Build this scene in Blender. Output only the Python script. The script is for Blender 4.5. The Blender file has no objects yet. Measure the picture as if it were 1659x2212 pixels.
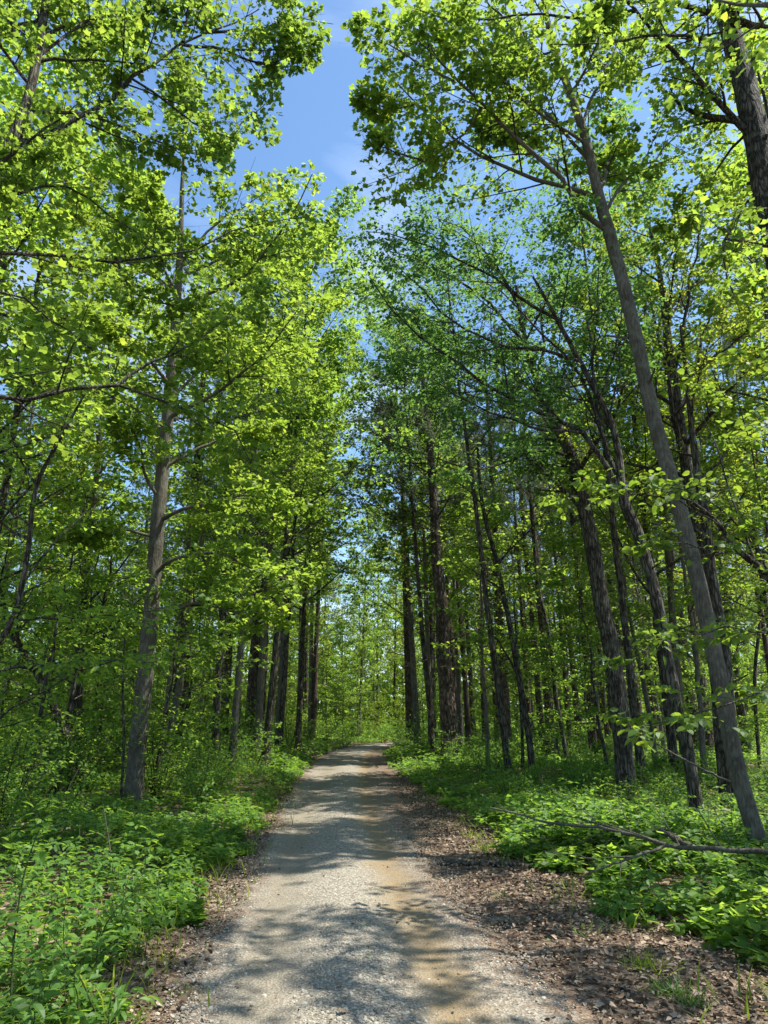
import bpy, math
import numpy as np
from mathutils import Matrix, Vector

# ------------------------------------------------------------------ camera, sky, sun, exposure
SC = bpy.context.scene
COL = SC.collection
F = 1600.0 / 2212.0            # focal length in picture heights
PITCH = math.radians(15.4)
CAM_H = 1.75
cam_d = bpy.data.cameras.new('camera')
cam_d.sensor_fit = 'VERTICAL'
cam_d.sensor_height = 24.0
cam_d.lens = 24.0 * F
cam_d.clip_end = 2000.0
cam_d.clip_start = 0.05
cam = bpy.data.objects.new('camera', cam_d)
cam.location = (0, 0, CAM_H)
cam.rotation_euler = (math.pi / 2 + PITCH, 0, 0)
COL.objects.link(cam)
SC.camera = cam

SUN_AZ = math.radians(88)      # clockwise from the viewing direction (+Y): the sun stands to the right
SUN_EL = math.radians(63)
world = bpy.data.worlds.new('World')
SC.world = world
world.use_nodes = True
wn = world.node_tree.nodes
sky = wn.new('ShaderNodeTexSky')
sky.sky_type = 'NISHITA'
sky.sun_disc = False
sky.sun_elevation = SUN_EL
sky.sun_rotation = SUN_AZ
sky.air_density = 1.0
sky.dust_density = 0.6
sky.ozone_density = 1.2
bg = wn['Background']
bg.inputs['Strength'].default_value = 0.12
wl = world.node_tree.links
tint = wn.new('ShaderNodeMix'); tint.data_type = 'RGBA'; tint.blend_type = 'MULTIPLY'; tint.inputs[0].default_value = 1.0
tint.inputs[7].default_value = (.80, .97, 1.06, 1)
wl.new(sky.outputs[0], tint.inputs[6])
wtc = wn.new('ShaderNodeTexCoord')
wmp = wn.new('ShaderNodeMapping'); wmp.inputs['Scale'].default_value = (1.6, 1.0, 3.4); wmp.inputs['Rotation'].default_value = (.5, .3, .4)
wl.new(wtc.outputs['Generated'], wmp.inputs[0])
wnz = wn.new('ShaderNodeTexNoise'); wnz.inputs['Scale'].default_value = 1.9; wnz.inputs['Detail'].default_value = 7; wnz.inputs['Distortion'].default_value = .6
wl.new(wmp.outputs[0], wnz.inputs['Vector'])
wr = wn.new('ShaderNodeMapRange'); wr.inputs[1].default_value = .46; wr.inputs[2].default_value = .80; wr.inputs[3].default_value = 0; wr.inputs[4].default_value = .5
wl.new(wnz.outputs['Fac'], wr.inputs[0])
wisp = wn.new('ShaderNodeMix'); wisp.data_type = 'RGBA'; wisp.inputs[7].default_value = (6.2, 6.8, 7.4, 1)   # thin high cloud
wl.new(wr.outputs[0], wisp.inputs[0]); wl.new(tint.outputs[2], wisp.inputs[6])
wl.new(wisp.outputs[2], bg.inputs[0])

sun_d = bpy.data.lights.new('sun', 'SUN')
sun_d.energy = 5.0
sun_d.angle = math.radians(0.55)
sun_d.color = (1.0, 0.95, 0.86)
sun = bpy.data.objects.new('sun', sun_d)
sv = Vector((math.sin(SUN_AZ) * math.cos(SUN_EL), math.cos(SUN_AZ) * math.cos(SUN_EL), math.sin(SUN_EL)))
sun.rotation_euler = sv.to_track_quat('Z', 'Y').to_euler()
sun.location = sv * 60
COL.objects.link(sun)

SC.view_settings.view_transform = 'Standard'
SC.view_settings.look = 'None'
SC.view_settings.exposure = 1.08
SC.view_settings.gamma = 1.0
SC.view_settings.use_curve_mapping = False
cy = SC.cycles
cy.max_bounces = 10
cy.diffuse_bounces = 5
cy.glossy_bounces = 2
cy.transmission_bounces = 8
cy.transparent_max_bounces = 4
cy.use_denoising = True
cy.caustics_reflective = False
cy.caustics_refractive = False
cy.sample_clamp_indirect = 6.0

RS = np.random.RandomState(7)

# ------------------------------------------------------------------ pixel -> place (picture 1659 x 2212)
FP = 1600.0
def ray(px, py):
    u = -(py - 1106.0) / FP
    return np.array([(px - 829.5) / FP, math.cos(PITCH) - u * math.sin(PITCH), math.sin(PITCH) + u * math.cos(PITCH)])
def at(px, py, Y):
    r = ray(px, py)
    return np.array([0, 0, CAM_H]) + r * (Y / r[1])
def on_ground(px, py, z=0.0):
    r = ray(px, py)
    t = (z - CAM_H) / r[2]
    return r[0] * t, r[1] * t
def project(P):
    d = P - np.array([0, 0, CAM_H])
    dep = d[:, 1] * math.cos(PITCH) + d[:, 2] * math.sin(PITCH)
    up = -d[:, 1] * math.sin(PITCH) + d[:, 2] * math.cos(PITCH)
    s = np.where(dep > 0.1, dep, 1e9)
    return 829.5 + FP * d[:, 0] / s, 1106 - FP * up / s, dep

# ------------------------------------------------------------------ mesh helpers
def norm(v):
    return v / np.maximum(np.linalg.norm(v, axis=-1, keepdims=True), 1e-9)

def mesh_from(name, V, polys, mats, smooth=False, rnd=None, matidx=None):
    """polys: list of (M,k) index arrays"""
    me = bpy.data.meshes.new(name)
    V = np.asarray(V, np.float32).reshape(-1, 3)
    me.vertices.add(len(V))
    me.vertices.foreach_set('co', V.ravel())
    loops = np.concatenate([p.ravel() for p in polys]).astype(np.int32)
    tot = np.concatenate([np.full(len(p), p.shape[1], np.int32) for p in polys])
    st = np.concatenate([[0], np.cumsum(tot)[:-1]]).astype(np.int32)
    me.loops.add(len(loops))
    me.loops.foreach_set('vertex_index', loops)
    me.polygons.add(len(tot))
    me.polygons.foreach_set('loop_start', st)
    me.polygons.foreach_set('loop_total', tot)
    me.polygons.foreach_set('use_smooth', np.full(len(tot), smooth, bool))
    if matidx is not None:
        me.polygons.foreach_set('material_index', np.asarray(matidx, np.int32))
    me.update(calc_edges=True)
    for m in (mats if isinstance(mats, (list, tuple)) else [mats]):
        me.materials.append(m)
    if rnd is not None:
        a = me.attributes.new('rnd', 'FLOAT', 'POINT')
        a.data.foreach_set('value', np.asarray(rnd, np.float32))
    return me

def obj(name, me, parent=None, loc=None):
    o = bpy.data.objects.new(name, me)
    COL.objects.link(o)
    if parent is not None:
        o.parent = parent
    if loc is not None:
        o.location = loc
    return o

def thing(name, label, cat, loc=(0, 0, 0), group=None):
    o = bpy.data.objects.new(name, None)
    o.empty_display_size = 0.3
    COL.objects.link(o)
    o.location = loc
    o['label'] = label
    o['category'] = cat
    if group:
        o['group'] = group
    return o

def tag(o, label, cat, group=None):
    o['label'] = label
    o['category'] = cat
    if group:
        o['group'] = group
    return o

def frames(P):
    T = np.gradient(P, axis=1)
    T = norm(T)
    ref = np.zeros_like(T)
    ref[..., 0] = 1.0
    m = np.abs(T[..., 0]) > 0.8
    ref[m] = (0, 1, 0)
    # one reference for a whole branch keeps the tube from twisting
    ref = np.repeat(ref[:, :1], P.shape[1], axis=1)
    A = norm(np.cross(T, ref))
    B = np.cross(T, A)
    return T, A, B

def tubes(P, R, S, bump=0.0, rs=RS):
    """P (N,K,3), R (N,K) -> verts, quads, caps"""
    N, K, _ = P.shape
    T, A, B = frames(P)
    th = np.arange(S) * 2 * math.pi / S
    rad = R[:, :, None] * np.ones((1, 1, S))
    if bump:
        rad = rad * (1 + bump * rs.uniform(-1, 1, (N, K, S)))
    V = P[:, :, None, :] + rad[..., None] * (np.cos(th)[None, None, :, None] * A[:, :, None, :] + np.sin(th)[None, None, :, None] * B[:, :, None, :])
    base = (np.arange(N) * K * S)[:, None, None]
    k = np.arange(K - 1)[None, :, None] * S
    s = np.arange(S)[None, None, :]
    s2 = (s + 1) % S
    q = np.stack([base + k + s, base + k + s2, base + k + S + s2, base + k + S + s], -1).reshape(-1, 4)
    return V.reshape(-1, 3), q

class Geo:
    """collects tubes into one mesh"""
    def __init__(s):
        s.V = []; s.Q = []; s.n = 0
    def add(s, P, R, S, bump=0.0):
        V, q = tubes(P, R, S, bump)
        s.V.append(V); s.Q.append(q + s.n); s.n += len(V)
        return s
    def mesh(s, name, mat, smooth=True):
        return mesh_from(name, np.concatenate(s.V), [np.concatenate(s.Q)], mat, smooth)

def curve(pts, K):
    """Catmull-Rom through points, K samples evenly spaced"""
    p = np.asarray(pts, float)
    if len(p) == 2:
        t = np.linspace(0, 1, K)[:, None]
        return p[0] * (1 - t) + p[1] * t
    q = np.vstack([2 * p[0] - p[1], p, 2 * p[-1] - p[-2]])
    out = []
    for i in range(1, len(q) - 2):
        t = np.linspace(0, 1, 12, endpoint=False)[:, None]
        a, b, c, d = q[i - 1], q[i], q[i + 1], q[i + 2]
        out.append(0.5 * (2 * b + (c - a) * t + (2 * a - 5 * b + 4 * c - d) * t ** 2 + (-a + 3 * b - 3 * c + d) * t ** 3))
    out = np.vstack(out + [p[-1:]])
    L = np.concatenate([[0], np.cumsum(np.linalg.norm(np.diff(out, axis=0), axis=1))])
    tt = np.linspace(0, L[-1], K)
    return np.stack([np.interp(tt, L, out[:, i]) for i in range(3)], 1)

def grow(P, R, n, t0, t1, L, ang, up, wig, K, rr, flat=0.0, rs=RS, Lend=0.5, tip=0.25, az0=None):
    """n side branches on each branch; L = length (absolute) at t0, Lend*L at t1"""
    N, K0, _ = P.shape
    t = t0 + (t1 - t0) * (np.arange(n)[None, :] + rs.uniform(0.1, 0.9, (N, n))) / n
    x = t * (K0 - 1)
    i = np.minimum(x.astype(int), K0 - 2)
    fr = (x - i)[..., None]
    ar = np.arange(N)[:, None]
    p0 = P[ar, i] * (1 - fr) + P[ar, i + 1] * fr
    T = norm(P[ar, i + 1] - P[ar, i])
    r0 = R[ar, i] * (1 - fr[..., 0]) + R[ar, i + 1] * fr[..., 0]
    ref = np.zeros_like(T); ref[..., 2] = 1
    ref[np.abs(T[..., 2]) > 0.9] = (1, 0, 0)
    A = norm(np.cross(T, ref)); B = np.cross(T, A)
    az = rs.uniform(0, 6.28, (N, 1)) + np.arange(n)[None, :] * 2.4 + rs.uniform(-.5, .5, (N, n)) if az0 is None else az0 + rs.uniform(-.4, .4, (N, n))
    perp = np.cos(az)[..., None] * A + np.sin(az)[..., None] * B
    perp[..., 2] *= (1 - flat)
    perp = norm(perp)
    a = np.radians(ang + rs.uniform(-12, 12, (N, n)))[..., None]
    d = norm(np.cos(a) * T + np.sin(a) * perp)
    ln = L * (1 + (Lend - 1) * (t - t0) / max(t1 - t0, 1e-6)) * rs.uniform(.65, 1.2, (N, n))
    d = d.reshape(-1, 3); p = p0.reshape(-1, 3); ln = ln.reshape(-1)
    M = len(d)
    out = np.zeros((M, K, 3)); out[:, 0] = p
    for k in range(1, K):
        d = d + wig * rs.normal(0, 1, (M, 3)) * 0.6
        d[:, 2] += up / (K - 1)
        d[:, 2] *= (1 - 0.25 * flat)
        d = norm(d)
        p = p + d * (ln / (K - 1))[:, None]
        out[:, k] = p
    rad = np.clip(r0.reshape(-1) * rr, 0.0016, None)[:, None] * np.linspace(1, tip, K)[None, :]
    return out, rad

# ------------------------------------------------------------------ leaves
def half_mirror(tri_half, pts, nmid):
    """pts: first nmid lie on the midrib, the rest are the +y half"""
    pts = list(pts); n = len(pts)
    idx = {i: i for i in range(nmid)}
    for i in range(nmid, n):
        idx[i] = len(pts); x, y, z = pts[i]; pts.append((x, -y, z))
    tr = list(tri_half) + [(idx[a], idx[c], idx[b]) for a, b, c in tri_half]
    return np.array(pts, float), np.array(tr, int)
LEAF = {
    # four-lobed leaf
    'lobed': half_mirror([(0, 3, 4), (0, 4, 1), (1, 4, 5), (1, 5, 2), (5, 6, 2)],
                         [(0, 0, 0), (.42, 0, -.03), (.82, 0, -.07), (.02, .34, .06), (.27, .52, .10), (.50, .33, .05), (.95, .33, .0)], 3),
    'lobed_simple': half_mirror([(0, 2, 3), (0, 3, 1), (3, 4, 1)], [(0, 0, 0), (.80, 0, -.07), (.12, .48, .08), (.50, .32, .05), (.95, .33, .0)], 2),
    'ovate': half_mirror([(0, 3, 1), (1, 3, 4), (1, 4, 2)], [(0, 0, 0), (.5, 0, -.02), (1, 0, -.14), (.28, .27, .07), (.66, .22, .03)], 3),
    'lance': half_mirror([(0, 3, 1), (1, 3, 4), (1, 4, 2)], [(0, 0, 0), (.5, 0, -.02), (1, 0, -.22), (.30, .16, .05), (.66, .13, .01)], 3),
    'round': half_mirror([(0, 3, 4), (0, 4, 1), (1, 4, 5), (1, 5, 6), (1, 6, 2)], [(0, 0, 0), (.45, 0, -.03), (1, 0, -.12), (-.08, .22, .03), (.2, .47, .08), (.55, .44, .06), (.84, .2, -.02)], 3),
    'kite': half_mirror([(0, 2, 1)], [(0, 0, 0), (1, 0, -.08), (.42, .36, .08)], 2),
    'needle': (np.array([(0, -.04, 0), (0, .04, 0), (1, 0, 0.)]), np.array([(0, 1, 2)])),
    'blade': (np.array([(0, -.03, 0), (0, .03, 0), (.55, .025, -.06), (.55, -.025, -.06), (1, 0, -.28)]), np.array([(0, 1, 2), (0, 2, 3), (3, 2, 4)])),
}

class Leaves:
    def __init__(s):
        s.p = []; s.x = []; s.n = []; s.s = []
    def add(s, p, x, n, size):
        s.p.append(p); s.x.append(x); s.n.append(n); s.s.append(size)
    def get(s):
        p = np.concatenate(s.p); x = norm(np.concatenate(s.x)); n = np.concatenate(s.n); z = np.concatenate(s.s)
        n = norm(n - x * np.sum(n * x, 1, keepdims=True))
        return p, x, n, z

def leaves_on(P, n, size, rs=RS, t0=0.15, tilt=0.55, droop=0.35, petiole=0.5, spread=0.9, upn=1.0):
    """leaves along twigs P (N,K,3); returns arrays"""
    N, K0, _ = P.shape
    t = t0 + (1 - t0) * (np.arange(n)[None, :] + rs.uniform(.2, 1.0, (N, n))) / n
    t = np.minimum(t, 1.0)
    x = t * (K0 - 1)
    i = np.minimum(x.astype(int), K0 - 2)
    fr = (x - i)[..., None]
    ar = np.arange(N)[:, None]
    p0 = P[ar, i] * (1 - fr) + P[ar, i + 1] * fr
    T = norm(P[ar, i + 1] - P[ar, i])
    side = np.cross(T, np.array([0, 0, 1.0])) + 1e-4
    side = norm(side) * np.where(np.arange(n) % 2 == 0, 1, -1)[None, :, None]
    d = norm(T * rs.uniform(.2, .9, (N, n, 1)) + side * spread + rs.normal(0, .35, (N, n, 3)))
    d[..., 2] -= droop * rs.uniform(.3, 1.3, (N, n))
    d = norm(d)
    sz = size * rs.uniform(.45, 1.28, (N, n))
    pos = p0 + d * (sz * petiole)[..., None]
    nr = np.zeros((N, n, 3)); nr[..., 2] = upn
    nr = nr + rs.normal(0, tilt, (N, n, 3))
    return pos.reshape(-1, 3), d.reshape(-1, 3), nr.reshape(-1, 3), sz.reshape(-1)

def clumps(p, f=1.0, cut=-.25, seed=0.0):
    # uneven growth: sprays of leaves with gaps between them
    q = p * f
    w = (np.sin(q[:, 0] * 3.1 + 1.7 * np.sin(q[:, 1] * 1.9 + seed) + seed) + np.sin(q[:, 1] * 2.7 + 1.5 * np.sin(q[:, 2] * 2.3 + 2 * seed)) + np.sin(q[:, 2] * 4.3 + 1.6 * np.sin(q[:, 0] * 2.1 - seed))) / 3
    return w > cut

def leaf_mesh(name, kind, mat, p, x, n, s, rs=RS):
    tv, tt = LEAF[kind]
    y = np.cross(n, x)
    V = p[:, None, :] + s[:, None, None] * (tv[None, :, 0:1] * x[:, None] + tv[None, :, 1:2] * y[:, None] + tv[None, :, 2:3] * n[:, None])
    Fc = (np.arange(len(p)) * len(tv))[:, None, None] + tt[None]
    rnd = np.repeat(rs.uniform(0, 1, len(p)), len(tv))
    return mesh_from(name, V.reshape(-1, 3), [Fc.reshape(-1, 3)], mat, False, rnd)

_single = {}
def single_leaf(kind, mat, k):
    key = (kind, mat.name, k)
    if key not in _single:
        tv, tt = LEAF[kind]
        _single[key] = mesh_from('leaf', tv, [tt], mat, False, np.full(len(tv), (k + .5) / 5))
    return _single[key]

GAP = np.array([(690, -20), (735, -20), (748, 110), (756, 200), (768, 310), (762, 400), (800, 425), (800, 500), (752, 500), (722, 455), (702, 390), (690, 345), (640, 345),
                (560, 375), (505, 365), (500, 318), (600, 315), (608, 230), (606, 175), (660, 160), (715, 120)], float)
def in_gap(P, grow_px=0.0):
    u, v, dep = project(P)
    inside = np.zeros(len(P), bool)
    j = len(GAP) - 1
    for i in range(len(GAP)):
        xi, yi = GAP[i]; xj, yj = GAP[j]
        c = ((yi > v) != (yj > v)) & (u < (xj - xi) * (v - yi) / (yj - yi + 1e-9) + xi)
        inside ^= c
        j = i
    return inside & (dep > 0)

def finish_leaves(parent, base, lv, kind, mat, nparts=0, name='crown', rs=RS, thin=None):
    """lv: Leaves in world space; base: location of the parent. The nearest nparts leaves become parts of their own."""
    p, x, n, s = lv.get()
    k = ~in_gap(p)
    if thin is not None:
        k &= clumps(p, 1.0, thin, base[0]) | (rs.uniform(0, 1, len(p)) < .12)
    p, x, n, s = p[k], x[k], n[k], s[k]
    if nparts:
        u, v, dep = project(p)
        inf = (u > 10) & (u < 1650) & (v > 10) & (v < 2200) & (dep > 0.5)
        y = np.cross(n, x)
        facing = np.abs(np.sum(n * norm(p - np.array([0, 0, CAM_H])), 1))
        score = np.where(inf, s / np.maximum(dep, .5) * (0.4 + facing), -1)
        order = np.argsort(-score)[:nparts]
        order = order[score[order] > 0]
        for q, i in enumerate(order):
            o = obj('leaf', single_leaf(kind, mat, q % 5), parent)
            M = np.eye(4)
            M[:3, 0] = x[i] * s[i]; M[:3, 1] = y[i] * s[i]; M[:3, 2] = n[i] * s[i]; M[:3, 3] = p[i] - base
            o.matrix_local = Matrix(M.tolist())
        keep = np.ones(len(p), bool); keep[order] = False
        p, x, n, s = p[keep], x[keep], n[keep], s[keep]
    o = obj(name, leaf_mesh(name, 'lobed_simple' if kind == 'lobed' else kind, mat, p - base, x, n, s, rs), parent)
    o['kind'] = 'stuff'
    return o

# ------------------------------------------------------------------ materials
def new_mat(name):
    m = bpy.data.materials.new(name)
    m.use_nodes = True
    nt = m.node_tree
    nt.nodes.clear()
    out = nt.nodes.new('ShaderNodeOutputMaterial')
    return m, nt, nt.nodes, nt.links, out

def ramp(nd, stops):
    r = nd.new('ShaderNodeValToRGB')
    e = r.color_ramp.elements
    while len(e) < len(stops):
        e.new(0.5)
    for el, (pos, c) in zip(e, stops):
        el.position = pos
        el.color = (*c, 1) if len(c) == 3 else c
    return r

def leaf_mat(name, dark, mid, light, trans, tr=0.5, gloss=0.25, scale=0.6):
    m, nt, nd, lk, out = new_mat(name)
    at_ = nd.new('ShaderNodeAttribute'); at_.attribute_name = 'rnd'
    geo = nd.new('ShaderNodeNewGeometry')
    nz = nd.new('ShaderNodeTexNoise'); nz.inputs['Scale'].default_value = scale; nz.inputs['Detail'].default_value = 2
    lk.new(geo.outputs['Position'], nz.inputs['Vector'])
    mx = nd.new('ShaderNodeMath'); mx.operation = 'MULTIPLY_ADD'
    lk.new(nz.outputs['Fac'], mx.inputs[0]); mx.inputs[1].default_value = 0.7
    sub = nd.new('ShaderNodeMath'); sub.operation = 'MULTIPLY_ADD'
    lk.new(at_.outputs['Fac'], sub.inputs[0]); sub.inputs[1].default_value = 0.75; sub.inputs[2].default_value = -0.22
    lk.new(sub.outputs[0], mx.inputs[2])
    oi = nd.new('ShaderNodeObjectInfo')
    ov = nd.new('ShaderNodeMath'); ov.operation = 'MULTIPLY_ADD'; ov.inputs[1].default_value = .36
    lk.new(oi.outputs['Random'], ov.inputs[0])
    sh = nd.new('ShaderNodeMath'); sh.operation = 'SUBTRACT'; sh.inputs[1].default_value = .2
    lk.new(mx.outputs[0], sh.inputs[0]); lk.new(sh.outputs[0], ov.inputs[2])
    mx = ov
    r1 = ramp(nd, [(0.0, dark), (0.5, mid), (1.0, light)])
    lk.new(mx.outputs[0], r1.inputs[0])
    r2 = ramp(nd, [(0.0, tuple(c * .50 for c in trans)), (0.6, trans), (1.0, (trans[0] * 1.35, trans[1] * 1.12, trans[2]))])
    lk.new(mx.outputs[0], r2.inputs[0])
    pb = nd.new('ShaderNodeBsdfPrincipled')
    lk.new(r1.outputs[0], pb.inputs['Base Color'])
    pb.inputs['Roughness'].default_value = 0.5
    pb.inputs['Specular IOR Level'].default_value = gloss
    tl = nd.new('ShaderNodeBsdfTranslucent')
    lk.new(r2.outputs[0], tl.inputs['Color'])
    ms = nd.new('ShaderNodeMixShader'); ms.inputs[0].default_value = tr
    lk.new(pb.outputs[0], ms.inputs[1]); lk.new(tl.outputs[0], ms.inputs[2])
    lk.new(ms.outputs[0], out.inputs[0])
    return m

def bark_mat(name, c0, c1, c2, vscale=(9, 9, 1.6), kind='ridge', moss=0.0):
    m, nt, nd, lk, out = new_mat(name)
    tc = nd.new('ShaderNodeTexCoord')
    mp = nd.new('ShaderNodeMapping'); mp.inputs['Scale'].default_value = vscale
    lk.new(tc.outputs['Object'], mp.inputs[0])
    n1 = nd.new('ShaderNodeTexNoise'); n1.inputs['Scale'].default_value = 3; n1.inputs['Detail'].default_value = 6; n1.inputs['Roughness'].default_value = .65
    lk.new(mp.outputs[0], n1.inputs['Vector'])
    if kind == 'plate':
        v = nd.new('ShaderNodeTexVoronoi'); v.feature = 'DISTANCE_TO_EDGE'; v.inputs['Scale'].default_value = 2.2
        wv = nd.new('ShaderNodeTexNoise'); wv.inputs['Scale'].default_value = 2.0; wv.inputs['Detail'].default_value = 4
        lk.new(mp.outputs[0], wv.inputs['Vector'])
        va = nd.new('ShaderNodeVectorMath'); va.operation = 'MULTIPLY_ADD'; va.inputs[1].default_value = (.9, .9, .9)
        lk.new(wv.outputs['Color'], va.inputs[0]); lk.new(mp.outputs[0], va.inputs[2])
        lk.new(va.outputs[0], v.inputs['Vector'])
        h = nd.new('ShaderNodeMath'); h.operation = 'MULTIPLY_ADD'
        sm = nd.new('ShaderNodeMath'); sm.operation = 'MULTIPLY'; sm.use_clamp = True; sm.inputs[1].default_value = 4
        lk.new(v.outputs['Distance'], sm.inputs[0])
        lk.new(sm.outputs[0], h.inputs[0]); h.inputs[1].default_value = .5
        hn = nd.new('ShaderNodeMath'); hn.operation = 'MULTIPLY'; hn.inputs[1].default_value = .55
        lk.new(n1.outputs['Fac'], hn.inputs[0]); lk.new(hn.outputs[0], h.inputs[2])
        hs = h.outputs[0]
    else:
        hs = n1.outputs['Fac']
    n2 = nd.new('ShaderNodeTexNoise'); n2.inputs['Scale'].default_value = 1.3; n2.inputs['Detail'].default_value = 4
    lk.new(tc.outputs['Object'], n2.inputs['Vector'])
    r = ramp(nd, [(0.25, c0), (0.52, c1), (0.78, c2)])
    lk.new(hs, r.inputs[0])
    mx = nd.new('ShaderNodeMix'); mx.data_type = 'RGBA'; mx.blend_type = 'MULTIPLY'
    rr = ramp(nd, [(0.3, (.6, .6, .58)), (0.7, (1.15, 1.15, 1.12))])
    lk.new(n2.outputs['Fac'], rr.inputs[0])
    mx.inputs[0].default_value = 1
    lk.new(r.outputs[0], mx.inputs[6]); lk.new(rr.outputs[0], mx.inputs[7])
    col = mx.outputs[2]
    if moss:
        n3 = nd.new('ShaderNodeTexNoise'); n3.inputs['Scale'].default_value = 6; n3.inputs['Detail'].default_value = 5
        lk.new(tc.outputs['Object'], n3.inputs['Vector'])
        rm = ramp(nd, [(0.5, (0, 0, 0)), (0.62, (moss, moss, moss))])
        lk.new(n3.outputs['Fac'], rm.inputs[0])
        m2 = nd.new('ShaderNodeMix'); m2.data_type = 'RGBA'
        lk.new(rm.outputs[0], m2.inputs[0]); lk.new(col, m2.inputs[6]); m2.inputs[7].default_value = (.21, .215, .165, 1)
        col = m2.outputs[2]
    pb = nd.new('ShaderNodeBsdfPrincipled'); pb.inputs['Roughness'].default_value = .85; pb.inputs['Specular IOR Level'].default_value = .2
    lk.new(col, pb.inputs['Base Color'])
    bp = nd.new('ShaderNodeBump'); bp.inputs['Strength'].default_value = 1.0; bp.inputs['Distance'].default_value = .05
    lk.new(hs, bp.inputs['Height']); lk.new(bp.outputs[0], pb.inputs['Normal'])
    lk.new(pb.outputs[0], out.inputs[0])
    return m

M_TULIP = leaf_mat('tulip_leaf', (.036, .092, .013), (.077, .160, .022), (.134, .220, .032), (.37, .54, .060), tr=.54)
M_BROAD = leaf_mat('broad_leaf', (.034, .090, .014), (.072, .155, .023), (.124, .212, .032), (.37, .57, .060), tr=.58)
M_FINE = leaf_mat('fine_leaf', (.020, .065, .012), (.038, .105, .018), (.070, .150, .025), (.22, .42, .075), tr=.5)
M_YELLOW = leaf_mat('spring_leaf', (.070, .130, .014), (.120, .190, .020), (.170, .240, .030), (.40, .52, .05), tr=.55)
M_GROUND = leaf_mat('undergrowth_leaf', (.034, .094, .016), (.075, .168, .027), (.128, .232, .040), (.32, .54, .055), tr=.45, gloss=.3, scale=1.1)
M_ROUND = leaf_mat('round_leaf', (.032, .080, .018), (.058, .120, .022), (.095, .165, .030), (.32, .48, .045), tr=.48, gloss=.3)
M_NEEDLE = leaf_mat('pine_needle', (.050, .075, .042), (.085, .115, .066), (.125, .155, .09), (.16, .20, .10), tr=.35)
B_TULIP = bark_mat('tulip_bark', (.050, .043, .033), (.135, .120, .094), (.270, .245, .20), (13, 13, 2.6), moss=.35)
B_DARK = bark_mat('dark_bark', (.016, .013, .010), (.062, .052, .040), (.150, .130, .102), (9, 9, 1.5), 'plate', moss=.25)
B_PINE = bark_mat('pine_bark', (.028, .020, .016), (.095, .068, .052), (.165, .125, .100), (5, 5, 1.3), 'plate')
B_TWIG = bark_mat('twig_bark', (.030, .024, .018), (.060, .050, .038), (.100, .085, .068), (20, 20, 20))
B_DEAD = bark_mat('dead_wood', (.070, .058, .045), (.160, .140, .115), (.280, .255, .220), (16, 16, 16))
B_STEM = bark_mat('green_stem', (.05, .07, .02), (.08, .10, .03), (.11, .13, .05), (20, 20, 5))

# ------------------------------------------------------------------ the lie of the land
RY = np.array([-20, 0, 5.2, 7.2, 9.9, 12, 16, 20, 28, 37, 43, 48, 54, 60, 70, 90], float)
RX = np.array([.4, .2, -.14, -.33, -.56, -.70, -.92, -1.08, -1.30, -1.36, -1.05, -.2, 2.2, 5.6, 12, 26], float)
def road_x(y):
    return np.interp(y, RY, RX)
HWL = (np.array([0, 5, 10, 16, 28, 43, 90.]), np.array([1.08, 1.10, .98, 1.12, 1.45, 1.35, 1.3]))
HWR = (np.array([0, 5, 10, 16, 28, 43, 90.]), np.array([1.10, 1.12, .98, 1.15, 1.45, 1.35, 1.3]))
VEGL = (np.array([0, 5.3, 7.2, 9.7, 13.7, 19.6, 28, 43, 90]), np.array([1.75, 1.68, 1.55, 1.36, 1.33, 1.38, 1.6, 1.5, 1.6]))
VEGR = (np.array([0, 5.7, 6.5, 7.6, 8.9, 10.1, 14.3, 19, 27, 43, 90]), np.array([3.0, 2.80, 2.75, 2.5, 2.6, 2.3, 2.4, 2.1, 1.65, 1.5, 1.6]))
def smooth(a, b, x):
    t = np.clip((x - a) / (b - a), 0, 1)
    return t * t * (3 - 2 * t)
def wob(x, y):
    return (np.sin(x * .9 + y * .37) + np.sin(x * .31 - y * .73 + 1.3) + .6 * np.sin(x * 1.9 + y * 1.3 + 2.1)) / 2.6
def gz(x, y):
    x = np.asarray(x, float); y = np.asarray(y, float)
    l = np.abs(x - road_x(y))
    b = smooth(1.6, 4.5, l)
    far = smooth(60, 160, np.hypot(x, y))
    return -.035 + .035 * smooth(1.1, 1.7, l) + b * (.05 + .06 * wob(x, y)) + .03 * wob(x * 2.3, y * 2.1) * smooth(1.5, 2.5, l) + far * 1.0

def grid_mesh(name, xs, ys, zf, mat, attr=True):
    X, Yg = np.meshgrid(xs, ys)
    Z = zf(X, Yg)
    V = np.stack([X, Yg, Z], -1).reshape(-1, 3)
    ny, nx = X.shape
    i = np.arange(ny - 1)[:, None] * nx + np.arange(nx - 1)[None, :]
    q = np.stack([i, i + 1, i + nx + 1, i + nx], -1).reshape(-1, 4)
    return mesh_from(name, V, [q], mat, True)

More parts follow.
